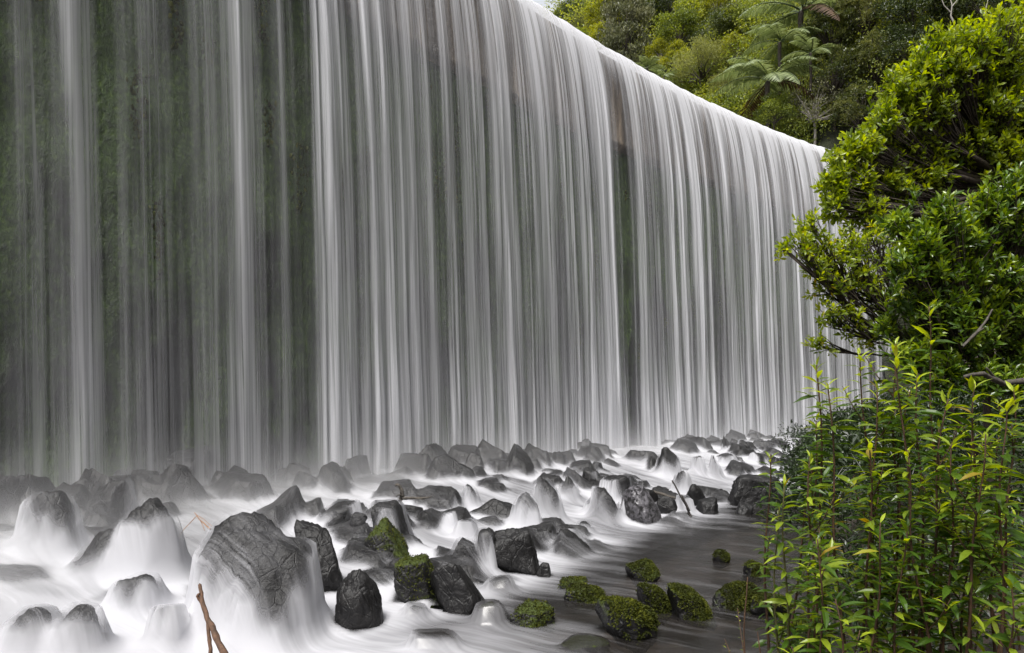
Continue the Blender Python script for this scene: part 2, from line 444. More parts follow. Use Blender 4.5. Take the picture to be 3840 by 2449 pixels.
# hanging moss cushions on the near upper wall
mb = MB(); r_ = np.random.default_rng(11)
ico_v, ico_f = None, None
import bmesh
def ico(sub):
    bm = bmesh.new(); bmesh.ops.create_icosphere(bm, subdivisions=sub, radius=1.0)
    bm.verts.ensure_lookup_table()
    v = np.array([x.co[:] for x in bm.verts]); f = np.array([[y.index for y in x.verts] for x in bm.faces]); bm.free()
    return v, f
i1v, i1f = ico(1)
for _ in range(64):
    sC = r_.uniform(-15, 10) if r_.random() < .75 else r_.uniform(10, 26); zC = r_.uniform(4.5, 12.6)
    if sC < 0: zC = r_.uniform(6, 13)
    ln_ = r_.uniform(.4, 1.8); wd_ = r_.uniform(.06, .22)
    for _ in range(int(42 * ln_)):
        u_ = r_.random(); s = sC + r_.normal(0, wd_ * (1 - .6 * u_)); z = zC - u_ * ln_
        if z > 12.75: continue
        x, y = dam_pt(s, .12); w = r_.uniform(.015, .045)
        th = TH0 - s / RAD; nrm = np.array([math.sin(th), -math.cos(th), 0]); tg = np.array([math.cos(th), math.sin(th), 0])
        v = i1v * (1 + .25 * r_.standard_normal((len(i1v), 1)))
        p = np.array([x, y, z]) + v[:, :1] * tg * w + v[:, 1:2] * nrm * w * .8 + v[:, 2:] * np.array([0, 0, 1]) * w * 1.5 + DL
        mb.add(p, i1f, None, np.clip(r_.normal(.4, .18), .05, .9))
mo = mb.build('moss', M['moss'], dam); tag(mo, 'bright green moss cushions', kind='stuff')

# ------------------------------------------------------------------ the waterfall
VEL = 1.95
TAU = 1.1
def traj(h, vel): return -.2 + vel * TAU * (1 - np.exp(-np.sqrt(2 * np.maximum(h, 0) / 9.81) / TAU))
def px_to_s(row):
    s = np.linspace(S0, S1, 1500); z = np.full_like(s, 8.0)
    for _ in range(30):
        x, y = dam_pt(s, traj(CREST + .25 - z, VEL)); z = .5 * z + .5 * np.clip(CAMZ + (HZ - row) / FPX * y, .2, CREST + .2)
    p = CXP + x / y * FPX
    ok = y > 1.0
    return lambda q: np.interp(q, p[ok], s[ok]), lambda q: np.interp(q, p[ok], y[ok])
pxs, pxd = px_to_s(900.0)
STR = [(85, 45, .5), (275, 34, .75), (305, 60, .35), (500, 60, .42), (590, 30, .22), (760, 50, .5), (830, 60, .48), (912, 24, .85), (960, 60, .32), (1050, 26, .25),
       (1228, 30, 1.0), (1290, 55, .55), (1385, 40, .5), (1450, 36, .5), (1500, 36, .35), (1560, 20, .65), (1625, 32, .45), (1695, 24, .42), (1765, 26, .7), (1810, 20, .45),
       (1880, 30, .8), (1935, 30, .35), (1990, 24, .45), (2055, 32, .95), (2130, 20, .35), (2190, 22, .55), (2258, 28, .85), (2300, 18, .5), (2412, 20, .6), (2455, 14, .5),
       (2512, 20, .85), (2556, 15, .7), (2612, 20, .95), (2655, 12, .55), (2692, 12, .5), (2730, 16, .8), (2782, 17, .8), (2830, 13, .75), (2880, 14, .8), (2930, 14, .75),
       (2980, 13, .8), (3030, 14, .8)] + [(3080 + 47 * k, 14, .75) for k in range(12)]
r_ = np.random.default_rng(99)
RST = [(r_.uniform(S0, S1), r_.uniform(.03, .13), r_.choice([r_.uniform(.12, .5), -r_.uniform(.1, .35)], p=[.7, .3])) for _ in range(330)]
GAPS = [(25, 40, .9), (180, 50, .55), (400, 48, .85), (675, 46, .65), (1010, 30, .6), (1130, 40, .55), (1335, 14, .6), (1660, 18, .7), (1722, 12, .6), (1840, 16, .75), (1955, 12, .6), (2105, 14, .6), (2160, 10, .5), (2225, 10, .6), (2345, 24, .75), (2385, 9, .5), (2432, 9, .7), (2484, 10, .7), (2535, 8, .6), (2585, 9, .7), (2635, 8, .6), (2672, 7, .6), (2710, 9, .7), (2757, 9, .7), (2806, 8, .6), (2855, 8, .6), (2905, 8, .6), (2955, 8, .6), (3005, 8, .6)]
def density(s, h):
    """how much water falls at arc length s, h metres below the lip"""
    d = np.zeros(np.broadcast(s, h).shape)
    if s.ndim == 2:
        sq = np.stack([s.ravel() * .8, h.ravel() * .16, 0 * s.ravel()], 1)
        s = s + (.16 * fbm(sq, 3, 201)).reshape(s.shape) * sstep(0, 10, h)
        big = 1 + .55 * fbm(np.stack([s.ravel() * .33, h.ravel() * .05, 0 * s.ravel() + 7], 1), 2, 203).reshape(s.shape)
    else: big = 1.0
    for p, w, a in STR:
        c = pxs(p); sw = max(abs(pxs(p + w) - pxs(p - w)) * (.62 if p < 1800 else .56), .04)
        t = (s - c) / (sw * (1.0 + .025 * h))
        d = d + a * np.exp(-np.abs(t) ** 1.7)
    for c, w, a in RST:
        m = np.abs(s[0] - c) < 3 * w + .2 if s.ndim == 2 else slice(None)
        d[:, m] += a * np.exp(-((s[:, m] - c) / w) ** 2)
    d = np.maximum(d, 0) * big
    gap = np.ones_like(d)
    for p, w, a in GAPS:
        c = pxs(p); sw = max(abs(pxs(p + w) - pxs(p - w)) * .5, .05)
        gap *= 1 - a * np.exp(-np.abs((s - c) / sw) ** 3) * sstep(19, 8, h) * (1 if p < 1700 else .35 + .65 * sstep(.3, 3.5, h))
    base = .080 + .095 * sstep(-8, 14, s) + .07 * sstep(2, 12, h)
    d = (d + base) * gap
    fade = .48 + .80 * np.exp(-h / 4.5) + .35 * sstep(12, 16.3, h)
    gl = .76 + .38 * sstep(-14, 10, s)
    d = np.maximum(d, .55 * np.exp(-(h / 1.6) ** 2) * sstep(-4, 5, s))
    return d * fade * gl * (1 + .5 * np.exp(-h / 2.2) * sstep(-2, 6, s))

def water_shader(name, kf, lo, hi, gain, extra):
    g = NT(name); uv = g.n('UVMap').outputs[0]; den = g.attr('dens')
    sep = g.n('SeparateXYZ', Vector=uv)
    f1 = g.noise(g.scaled(uv, (4.5 * kf, .05, 1)), 1.0, 3, .55)
    f2 = g.noise(g.scaled(uv, (13 * kf, .11, 1)), 1.0, 3, .6)
    f3 = g.noise(g.scaled(uv, (31 * kf, .25, 1)), 1.0, 2, .6)
    st = g.math('ADD', g.math('MULTIPLY', f1, .40), g.math('ADD', g.math('MULTIPLY', f2, .36), g.math('MULTIPLY', f3, .24)))
    st = g.mapr(st, lo, hi)
    a = g.math('MULTIPLY', den, g.math('MULTIPLY_ADD', st, gain, extra))
    a = g.math('MINIMUM', g.math('MAXIMUM', a, 0.0), .97)
    df = g.n('BsdfDiffuse', Color=(.80, .805, .845, 1)); tr = g.n('BsdfTranslucent', Color=(.76, .765, .80, 1))
    wh = g.n('MixShader', Fac=.35, i1=df, i2=tr)
    return g.surf(g.n('MixShader', Fac=a, i1=g.n('BsdfTransparent'), i2=wh))
fall = thing('waterfall', 'wide silky white curtain of water pouring over the dam crest', 'waterfall', (*dam_pt(0, 2.0), .2))
FL = -np.array([*dam_pt(0, 2.0), .2])
def sheet(name, vel, seed, wscale, mat, ds, amp, z0=CREST + .27):
    s = np.arange(S0, S1 + .001, ds)
    hh = np.concatenate([np.zeros(5), (np.linspace(.0, 1, 40)[1:] ** 1.7) * (z0 - .15)])
    up = np.concatenate([np.linspace(-4.0, -.8, 5), np.full(39, 0)])
    SS, HH = np.meshgrid(s, hh); _, UP = np.meshgrid(s, up)
    V = np.where(HH > 0, traj(HH, vel), UP - .2)
    D = density(SS, HH)
    rel = .16 * np.clip(D, 0, 1.2) + .10 * fbm(np.stack([SS.ravel() * 2.3, HH.ravel() * .10, 0 * SS.ravel() + seed], 1), 3, seed).reshape(SS.shape)
    V = V + rel * wscale * sstep(0, 6, HH)
    Z = z0 - HH + .06 * fbm(np.stack([SS.ravel() * 1.7, 0 * SS.ravel(), 0 * SS.ravel() + seed], 1), 3, seed + 4).reshape(SS.shape) * sstep(3, 0, HH)
    Z = np.where(HH <= 0, Z + .03 * UP, Z)
    D = D * amp(SS, HH)
    D = np.where(HH <= 0, D * sstep(-4.1, -1.5, UP), D)
    x, y = dam_pt(SS, V)
    path = np.where(HH > 0, HH + 1.0, 0.2 * UP + 1.0)
    me = mk_mesh(name, np.stack([x, y, Z], -1).reshape(-1, 3) + FL, None, gridfaces(*SS.shape)[:, ::-1], mat, True, {'dens': D.ravel()}, np.stack([SS.ravel() + seed * 31.7, path.ravel() + seed * 3.1], 1))
    return link(name, me, fall)
sheet('water_sheet', VEL, 1, 1.0, water_shader('falling_water', 1.0, .35, .65, 1.62, .06), .03, lambda s, h: 1.0 + .0 * h)
sheet('water_veil', VEL * .72, 2, .8, water_shader('falling_veil', 1.3, .42, .62, .95, .05), .05, lambda s, h: sstep(0, 3, h) * .24, CREST + .22)
sheet('water_spray', VEL * 1.22, 3, 1.2, water_shader('falling_spray', .8, .46, .70, 1.0, .0), .05, lambda s, h: sstep(.5, 4, h) * .24, CREST + .30)
# ------------------------------------------------------------------ boulders
i4v, i4f = ico(4); i5v, i5f = ico(5)
ROCKS = []          # (object, veil)
def make_rock(label, cat, x0, x1, ytop, ybase, shape='block', veil=0.0, lean=0.0, mat='rock', zb=None, dep=1.0, seed=None, moss=0, d=None, far=False, group=None, sub=.32, yaw=0.0):
    cx = .5 * (x0 + x1)
    if d is None:
        d = on_water(cx, ybase) if zb is None else (CAMZ - zb) * FPX / (ybase - HZ)
    if not far: d = min(d, on_water(cx, ybase))
    zb = CAMZ - (ybase - HZ) / FPX * d
    w = (x1 - x0) / FPX * d; h = (ybase - ytop) / FPX * d
    r = np.random.default_rng(seed if seed is not None else int(x0 * 7 + ytop * 13))
    big = w * FPX / d > 110
    v0, f0 = (i5v, i5f) if big else (i4v, i4f)
    npl = {'block': 9, 'slab': 10, 'round': 26, 'point': 10}[shape]
    nrm = unit(r.standard_normal((npl, 3)))
    if shape in ('block', 'slab'):
        nrm[0] = unit([.15 * r.standard_normal(), .2 * r.standard_normal() - .2, 1]); nrm[1] = unit([.3 * r.standard_normal(), -1, .25]); nrm[2] = unit([1, .3 * r.standard_normal(), .2]); nrm[3] = unit([-1, .3 * r.standard_normal(), .2])
    off = r.uniform(.72, 1.0, npl); p = 22 if shape != 'round' else 9
    dt = np.maximum(v0 @ nrm.T, 0) / off[None]
    rad = 1 / np.maximum((dt ** p).sum(1), 1e-6) ** (1 / p)
    rad = np.minimum(rad, 1.35)
    nz = fbm(v0 * 2.0 + r.uniform(0, 50), 5, 3, .55)
    rad *= 1 + (.10 if shape != 'round' else .13) * nz
    rid = 1 - np.abs(fbm(v0 * 4.0 + r.uniform(0, 50), 4, 5))
    rad *= 1 - .055 * rid ** 3
    rad += .02 * fbm(v0 * 14 + 5, 3, 8)
    v = v0 * rad[:, None]
    if shape == 'slab': v[:, 2] *= .6
    if shape == 'point':
        t = np.clip((v[:, 2] + .4) / 1.4, 0, 1); v[:, :2] *= (1 - .30 * t)[:, None]
    zn = (v[:, 2] - v[:, 2].min()) / np.ptp(v[:, 2])
    v[:, :2] *= (1 + .30 * np.maximum(0, .46 - zn))[:, None]
    ca, sa = math.cos(yaw), math.sin(yaw)
    v[:, 0], v[:, 1] = v[:, 0] * ca - v[:, 1] * sa, v[:, 0] * sa + v[:, 1] * ca
    v[:, 0] += lean * v[:, 2]
    lo, hi = v.min(0), v.max(0)
    H = h * (1 + sub); dp = .5 * (w + min(w, h * 1.2)) * dep
    v = (v - lo) / (hi - lo)
    v = np.stack([(v[:, 0] - .5) * w, (v[:, 1] - .5) * dp, v[:, 2] * H - h * sub], 1)
    off_y = dp * .38
    k = (d + off_y) / d
    v[:, 0] *= k ** .5; v[:, 2] *= k ** .5
    loc = px(cx, ybase, d) + np.array([(cx - CXP) / FPX * off_y, off_y, 0])
    me = mk_mesh(cat, v, f0, None, M[mat], True)
    name = {'boulder': 'boulder', 'rock': 'rock', 'slab': 'flat_rock', 'mossy': 'mossy_boulder', 'stone': 'stone'}[cat]
    o = link(name, me); o.location = tuple(loc)
    tag(o, label, 'rock', group)
    if moss:
        mb = MB(); tri = f0; a, b_, c = v[tri[:, 0]], v[tri[:, 1]], v[tri[:, 2]]
        fn = np.cross(b_ - a, c - a); ar = np.linalg.norm(fn, axis=1); fn = unit(fn); ce = (a + b_ + c) / 3
        m = fbm(ce * 3.5 + 3, 4, 31) + .75 * fn[:, 2] + .25 * (ce[:, 2] / max(h, .1)) + .22 * fn[:, 0]
        m = np.where(ce[:, 2] > .015, m, -9)
        wgt = ar * np.clip((m - .42) * 5, 0, 1)
        if wgt.sum() > 0:
            idx = r.choice(len(tri), moss, p=wgt / wgt.sum())
            bb = r.random((moss, 3)); bb /= bb.sum(1, keepdims=True)
            pos = a[idx] * bb[:, :1] + b_[idx] * bb[:, 1:2] + c[idx] * bb[:, 2:]
            clump = .5 + .5 * fbm(pos * 9, 3, 12)
            pos = pos + fn[idx] * (.03 * np.clip(clump - .3, 0, 1))[:, None]
            dr = fn[idx] * .5 + unit(r.standard_normal((moss, 3))) * .8
            sz = r.uniform(.014, .030, moss)
            mb.leaves(pos, dr, fn[idx] + .5 * r.standard_normal((moss, 3)), sz, sz * .7, np.clip(clump * .9 + .12 * r.standard_normal(moss), 0, 1), 0)
            tag(mb.build('moss', M['moss'], o), 'green moss cushion')
    ROCKS.append((o, veil))
    return o
K = make_rock
B_, S_, Mo = 'boulder', 'slab', 'mossy'
# behind and under the near curtain (photo's left)
K('flat dark ledge behind the curtain at the far left with a white water rim', S_, 0, 350, 1708, 1900, 'slab', .30, 0, d=12.2, far=True)
K('broad dark slab behind the curtain, right of the ledge, with twigs caught on it', S_, 470, 830, 1690, 1960, 'slab', .12, .3, d=13.0, far=True)
K('dark angular boulder standing behind the curtain above the dome shaped one', B_, 318, 470, 1808, 1990, 'block', .15, .1, d=11.6)
K('sloping dark boulder in the spray behind the leftmost veil', B_, 95, 300, 1850, 2090, 'round', .45, -.1, d=11.0)
K('big knobbly dark boulder with a lumpy skyline, left of the great boulder', B_, 452, 690, 1885, 2190, 'round', .35, -.1, d=10.4)
K('dome shaped dark boulder wrapped in spray at the left', B_, 290, 492, 1998, 2180, 'round', .30, .1, d=9.6)
K('low veiled boulder between the dome and the bottom left rocks', B_, 440, 600, 2170, 2310, 'round', .75, 0, d=8.6)
K('half hidden rounded boulder at the bottom left under streaming water', B_, 213, 395, 2290, 2470, 'round', .75, .2, d=7.2)
K('grey boulder beside the white chute at the bottom left', B_, 575, 672, 2275, 2440, 'block', .30, 0, d=7.4)
K('veiled boulder in the bottom left corner lost in white spray', B_, 40, 190, 2300, 2470, 'round', .9, 0, d=7.2)
# the great boulder and its neighbours
K('great domed boulder with a sheet of water streaming over its face', B_, 745, 1185, 1978, 2425, 'round', .62, -.05, d=7.7, dep=1.0, seed=5)
K('long leaning slab right of the great boulder beside the narrow chute', S_, 1095, 1305, 1968, 2225, 'slab', .0, -.55, d=8.3)
K('upright rough boulder at the foot of the narrow chute', B_, 1262, 1440, 2150, 2378, 'round', .0, -.35, d=7.6)
K('squarish dark slab in the mist above the leaning slab', S_, 1200, 1338, 1892, 1985, 'slab', .12, .3, d=11.0)
K('small veiled rock beside the squarish slab in the mist', 'rock', 1312, 1378, 1925, 1970, 'block', .5, d=10.6)
K('pointed dark boulder with green moss on its right flank', B_, 1345, 1550, 1958, 2125, 'point', .0, -.2, mat='rock_moss', d=9.6, moss=900)
K('tall leaning slab behind the pointed mossy boulder', S_, 1392, 1548, 1892, 2060, 'slab', .18, -.7, d=10.6)
K('small dark wedge of rock in the white water behind the leaning slab', 'rock', 1494, 1594, 1896, 1962, 'slab', .05, -.4, d=12.2)
K('black block with green moss on its face, joined to the long slab', B_, 1484, 1668, 2102, 2285, 'block', .0, -.25, mat='rock_moss', d=8.6, moss=900)
K('long smooth grey slab sloping down to the pool', S_, 1606, 1820, 2120, 2320, 'slab', .0, -.95, mat='rock', d=8.4)
K('rounded wet boulder at the pool edge below the long slab', B_, 1788, 1896, 2268, 2365, 'round', .1, .1, mat='rock_moss')
K('low angular rock in the pool with a mossy right end', 'rock', 1900, 2085, 2280, 2368, 'slab', .0, .1, mat='rock_moss', moss=700)
K('small brown stone in the rapids below the black mossy block', 'stone', 1522, 1590, 2280, 2340, 'round', .1)
K('veiled lozenge shaped boulder in the middle of the cascade', B_, 1676, 1792, 2030, 2165, 'block', .45, -.1, d=10.0)
K('rugged grey boulder beside the black tilted slab', B_, 1782, 1882, 1990, 2170, 'block', .10, -.1, d=10.0)
K('black tilted slab with a shiny flat top and undercut front', S_, 1850, 2034, 1992, 2172, 'slab', .0, -.45, d=10.1, seed=3)
K('small dark stone at the right foot of the black tilted slab', 'stone', 2010, 2070, 2112, 2178, 'block', .0, d=9.6)
K('low half drowned rock below the rugged grey boulder', 'rock', 1826, 1920, 2172, 2236, 'block', .15)
K('small rough rock above the veiled lozenge boulder', 'rock', 1714, 1784, 1950, 2006, 'round', .2, d=11.4)
K('small dark rock in the upper cascade left of the rough one', 'rock', 1658, 1712, 1922, 1974, 'block', .3, d=12.0)
K('steep rib of rock in the upper cascade between two veils', 'rock', 1745, 1796, 1818, 1915, 'point', .3, -.5, d=14.2)
K('small square rock just below the driftwood tip', 'rock', 1672, 1740, 1864, 1922, 'block', .3, -.3, d=13.2)
K('flat topped rock with a bright water rim behind the curtain above the driftwood', S_, 1588, 1680, 1775, 1860, 'block', .35, -.1, d=16.4, far=True)
K('long ledge with a bright water rim behind the curtain in the middle', S_, 1385, 1562, 1708, 1800, 'slab', .35, d=17.2, far=True)
K('round hump fully veiled by silky water in the middle of the cascade', B_, 1918, 2026, 1852, 2000, 'round', .75, d=12.4)
K('tall veiled boulder with a sharp right edge beside the round hump', B_, 1985, 2104, 1790, 1950, 'point', .35, -.15, d=14.0, dep=.9, seed=8)
K('domed dark rock in the white water right of the tall veiled boulder', 'rock', 2096, 2166, 1788, 1864, 'round', .1, -.1, d=15.4)
K('blunt upright rock right below the curtain', 'rock', 2174, 2238, 1755, 1822, 'block', .15, d=17.0)
K('dome shaped dark boulder under a thick white fall', B_, 2258, 2362, 1785, 1872, 'round', .1, d=15.6)
K('ridged dark boulder left of the glossy cracked one', B_, 2226, 2336, 1836, 1965, 'slab', .1, -.5, d=14.0)
K('glossy cracked boulder with silver grey patches at the pool edge', B_, 2326, 2482, 1826, 1975, 'round', .0, -.25, mat='rock_cracked', seed=14)
K('dark hump directly behind the glossy cracked boulder', 'rock', 2394, 2474, 1836, 1900, 'round', .0, -.2, d=15.6)
K('black triangular rock right of the glossy cracked boulder', 'rock', 2456, 2536, 1862, 1942, 'point', .0, 0)
K('small round rock in foam left of the ridged boulder', 'rock', 2200, 2258, 1872, 1922, 'round', .15, d=14.2)
K('bullet shaped upright rock behind the leaning black stick', 'rock', 2524, 2588, 1766, 1860, 'point', .1, .1, d=17.0)
K('smooth egg shaped dark rock right of the leaning black stick', 'rock', 2570, 2646, 1816, 1900, 'round', .0, .1, d=16.4)
K('rough dark rock at the pool edge below the egg shaped one', 'rock', 2614, 2700, 1872, 1938, 'block', .0, 0)
K('narrow dark rock leaning against the black stick', 'rock', 2546, 2596, 1866, 1932, 'block', .1, -.2)
K('small dark rock alone in the fast water near the right bank', 'rock', 2756, 2828, 1888, 1938, 'point', .0, -.2)
K('large dark fin of rock at the foot of the curtain', B_, 2462, 2544, 1678, 1790, 'point', .15, -.3, d=22.0)
K('small spire of rock in the far white water', 'rock', 2662, 2708, 1708, 1786, 'point', .15, -.1, d=20.5)
K('thin black spike at the foot of the far curtain', 'rock', 2706, 2732, 1634, 1700, 'point', .05, .1, d=27.0)
K('grey wedge in the far white water right of the spike', 'rock', 2772, 2808, 1650, 1702, 'point', .2, -.4, d=27.0)
K('small blunt rock left of the far spire', 'rock', 2596, 2640, 1710, 1758, 'block', .25, -.2, d=20.5)
K('long low dark rock shelf running out from the right bank', S_, 2716, 2960, 1786, 1908, 'slab', .0, .1, d=16.6, dep=.7)
K('square black block on top of the right bank shelf', 'rock', 2836, 2896, 1782, 1832, 'block', .0, d=17.0)
K('two lobed wet boulder at the head of the pool', B_, 2056, 2202, 1976, 2056, 'round', .1, -.1, seed=4)
K('small smooth stone in foam above the two lobed boulder', 'stone', 2164, 2216, 1958, 1996, 'round', .1)
K('misty dark rock against the far curtain, leftmost of the far group', 'rock', 2880, 2938, 1652, 1690, 'slab', .3, -.3, d=29)
K('low rock in the far white water beside the sapling tips', 'rock', 2950, 3010, 1640, 1680, 'block', .3, -.3, d=31)
K('rounded grey rock in the far white water below the spike', 'rock', 2700, 2760, 1712, 1756, 'round', .35, -.2, d=23)
K('tilted rock in the far white water left of the bank shelf', 'rock', 2820, 2880, 1700, 1744, 'slab', .3, -.5, d=24)
K('sunken boulder under rushing water at the bottom edge', B_, 1555, 1710, 2388, 2462, 'round', .2, 0, d=7.0)
K('wide brown sunken boulder at the bottom edge of the pool', B_, 2095, 2290, 2412, 2470, 'round', .05, 0, mat='rock_moss', d=6.9)
# mossy boulders in the pool
K('small round moss topped stone alone in the pool', Mo, 2672, 2735, 2066, 2122, 'round', 0, 0, 'rock_moss', moss=1600, seed=2)
K('low mossy rock with a knob at its right end in mid pool', Mo, 2350, 2468, 2116, 2194, 'round', 0, 0, 'rock_moss', moss=1900, seed=9)
K('smooth low stone with a thin moss cap, left of the mossy pair', Mo, 2086, 2202, 2176, 2222, 'slab', 0, 0, 'rock_moss', moss=800, seed=3)
K('flat mossy boulder awash behind the largest mossy boulder', Mo, 2110, 2282, 2208, 2276, 'round', 0, 0, 'rock_moss', moss=2000, seed=6)
K('largest mossy boulder, bare and dark on its left, bright moss on its right', Mo, 2232, 2466, 2258, 2420, 'round', 0, -.15, 'rock_moss', moss=5200, seed=10, d=7.4)
K('round mossy boulder with a notch on top, left one of a touching pair', Mo, 2388, 2524, 2198, 2322, 'round', 0, -.1, 'rock_moss', moss=3000, seed=12)
K('wedge shaped mossy boulder, right one of the touching pair', Mo, 2506, 2690, 2216, 2345, 'slab', 0, -.7, 'rock_moss', moss=3200, seed=13)
K('shaggy bright mossy boulder with a hump near the saplings', Mo, 2656, 2856, 2196, 2308, 'round', 0, .3, 'rock_moss', moss=5200, seed=15)
K('low mossy rock at the right bank beside the sapling stems', Mo, 2800, 2970, 2238, 2330, 'round', 0, 0, 'rock_moss', moss=3000, seed=16)
K('half drowned rock with moss on its ridge near the right bank', Mo, 2780, 2896, 2118, 2176, 'slab', 0, -.2, 'rock_moss', moss=1300, seed=17)
K('mossy lump hidden among the sapling stems at the bottom right', Mo, 2960, 3120, 2330, 2470, 'round', 0, 0, 'rock_moss', moss=2600, seed=18, d=6.6)

# ------------------------------------------------------------------ the stream over and between the rocks
bpy.context.view_layer.update()
VS, FS, VE, nv = [], [], [], 0
for o, ve in ROCKS:
    me = o.data; a = np.empty(len(me.vertices) * 3); me.vertices.foreach_get('co', a)
    f = np.empty(len(me.polygons) * 3, np.int32); me.polygons.foreach_get('vertices', f)
    VS.append(a.reshape(-1, 3) + np.array(o.location)); FS.append(f.reshape(-1, 3) + nv); VE.append(np.full(len(f) // 3, ve)); nv += len(a) // 3
VS = np.concatenate(VS); FS = np.concatenate(FS); VE = np.concatenate(VE)
bvh = BVHTree.FromPolygons(VS.tolist(), FS.tolist())
GS = .05
ax = np.arange(-9.6, 17.0, GS); ay = np.arange(5.0, 37.0, GS)
GX, GY = np.meshgrid(ax, ay)
s_, v_ = dam_sv(GX, GY)
wb = water_base(GX, GY); H = np.full(GX.shape, -5.0); VF = np.zeros(GX.shape)
near_rock = np.zeros(GX.shape, bool)
for o, ve in ROCKS:
    me = o.data; a = np.empty(len(me.vertices) * 3); me.vertices.foreach_get('co', a); a = a.reshape(-1, 3) + np.array(o.location)
    lo, hi = a.min(0), a.max(0)
    i0, i1 = np.searchsorted(ay, [lo[1], hi[1]]); j0, j1 = np.searchsorted(ax, [lo[0], hi[0]]); near_rock[i0:i1 + 1, j0:j1 + 1] = True
dn = Vector((0, 0, -1))
for i, j in zip(*np.nonzero(near_rock)):
    hit = bvh.ray_cast(Vector((ax[j], ay[i], 9.0)), dn)
    if hit[0] is not None: H[i, j] = hit[0].z; VF[i, j] = VE[hit[2]]
def blur(a, sig):
    n0, n1 = a.shape; pad = int(3 * sig / GS)
    a = np.pad(a, pad, mode='edge')
    fy = np.fft.fftfreq(a.shape[0])[:, None]; fx = np.fft.rfftfreq(a.shape[1])[None]
    k = np.exp(-2 * (math.pi * sig / GS) ** 2 * (fy ** 2 + fx ** 2))
    return np.fft.irfft2(np.fft.rfft2(a) * k, a.shape)[pad:pad + n0, pad:pad + n1]
def shift(a, d):                     # value found d metres further downstream
    th = TH0 - s_ / RAD
    ii = np.clip(np.rint((GY - np.cos(th) * d - ay[0]) / GS).astype(int), 0, len(ay) - 1)
    jj = np.clip(np.rint((GX + np.sin(th) * d - ax[0]) / GS).astype(int), 0, len(ax) - 1)
    return a[ii, jj]
rub = sstep(9.4, 7.8, v_) * sstep(.3, .9, v_)              # rubble apron
q = np.stack([s_.ravel(), v_.ravel() * .8, 0 * s_.ravel()], 1)
# drowned rubble: many half buried lumps of broken rock under the white water
rise = np.maximum(H, wb) - wb
LB = np.zeros(GX.shape); r = np.random.default_rng(42)
tries = 0; placed = 0
while placed < 300 and tries < 6000:
    tries += 1
    sC, vC = r.uniform(-20, 30), r.uniform(1.4, 8.8)
    x, y = dam_pt(sC, vC)
    if not (ax[0] + 1 < x < ax[-1] - 1 and ay[0] + 1 < y < ay[-1] - 1): continue
    i, j = int((y - ay[0]) / GS), int((x - ax[0]) / GS)
    if not (vC < 3.6 and sC < 1) and vnoise([[sC * .9, vC * .55, 4.4]], 88)[0] < -.12: continue
    if H[i, j] > wb[i, j] + .05 and r.random() < .8: continue
    placed += 1
    if y < 8.6 and x > -3.0: continue
    a_ = r.uniform(.18, .50) * (1.25 if r.random() < .3 else 1); hh = a_ * r.uniform(.6, 1.25) * (1.35 if vC < 4.0 and sC < 2 else 1.0) * (.35 + .65 * float(sstep(7.5, 11, y))); asp = r.uniform(.65, 1.5); an = r.uniform(0, 3.14)
    n_ = int(a_ * 1.8 / GS) + 2
    i0, i1, j0, j1 = max(i - n_, 0), min(i + n_, len(ay)), max(j - n_, 0), min(j + n_, len(ax))
    dx = GX[i0:i1, j0:j1] - x; dy = GY[i0:i1, j0:j1] - y
    u = (dx * math.cos(an) + dy * math.sin(an)) / (a_ * asp); w_ = (-dx * math.sin(an) + dy * math.cos(an)) / (a_ / asp)
    top = .74 + .45 * u * r.uniform(-1, 1) + .45 * w_ * r.uniform(-1, 1)
    for f_ in range(6):
        az_ = f_ * 1.047 + r.uniform(-.4, .4); m_ = r.uniform(1.1, 3.2)
        top = np.minimum(top, m_ * (r.uniform(.75, 1.05) - u * math.cos(az_) - w_ * math.sin(az_)))
    top = np.maximum(top, 0) * hh
    LB[i0:i1, j0:j1] = np.maximum(LB[i0:i1, j0:j1], top)
LB *= rub
LB += (.05 * fbm(q * np.array([3.5, 3.5, 1]), 4, 45).reshape(GX.shape)) * rub * (LB > .03)
bed = wb + LB - .04
Bt = np.maximum(H, bed)
rise2 = Bt - wb
rf = np.minimum(rise2, .5)
fill = wb + .055 + .36 * shift(blur(rf, .20), .08) * (.30 + .70 * rub) + .16 * shift(blur(rf, .5), .22) * rub - .03 * rub
dry = (H > bed) & (VF < .05)
def mx(a):
    for ax_ in (0, 1): a = np.maximum(a, np.maximum(np.roll(a, 1, ax_), np.roll(a, -1, ax_)))
    return a
VF = np.where((VF == 0) & (H <= bed), mx(VF), VF)
Hd = np.where(VF > .05, mx(np.maximum(H, bed)), np.maximum(H, bed))
thin = np.where(H > bed, VF * .70, .24)                             # how much water slides over this rock
W = np.where(dry, fill, np.maximum(fill, Hd + .03))
Wb = blur(W, .08)
W = np.where(dry, .5 * W + .5 * Wb, np.maximum(Wb, np.where(VF > .05, Hd, Bt) + .02))
W += (.012 + .050 * rub) * fbm(q * np.array([2.4, 1.5, 1]), 3, 51).reshape(GX.shape)
depth = W - Bt
cover = sstep(-.03, .09, fill - Bt)                           # 1 in the hollows
op = np.where(dry, sstep(-.10, -.02, depth), 1.0)
op = blur(op, .04)
pool = sstep(7.8, 9.4, v_)
ln = blur(np.clip(rise, 0, 1), .35)
low = fbm(q * np.array([.35, .25, 1]) + 9, 3, 61).reshape(GX.shape)
mid_ = fbm(q * np.array([1.6, .8, 1]) + 3, 3, 71).reshape(GX.shape)
white = np.clip(.86 + .3 * low + .45 * mid_, .35, 1)
apron = thin * .80 * (1 - cover) + white * cover
foam = apron * rub + (1 - rub) * (.0 + .34 * np.exp(-np.maximum(v_ - 8.6, 0) / 1.0) + .7 * np.clip(ln, 0, .35) * sstep(13, 9, v_))
foam += (1 - rub) * .30 * (low - .1) * sstep(14, 9, v_)
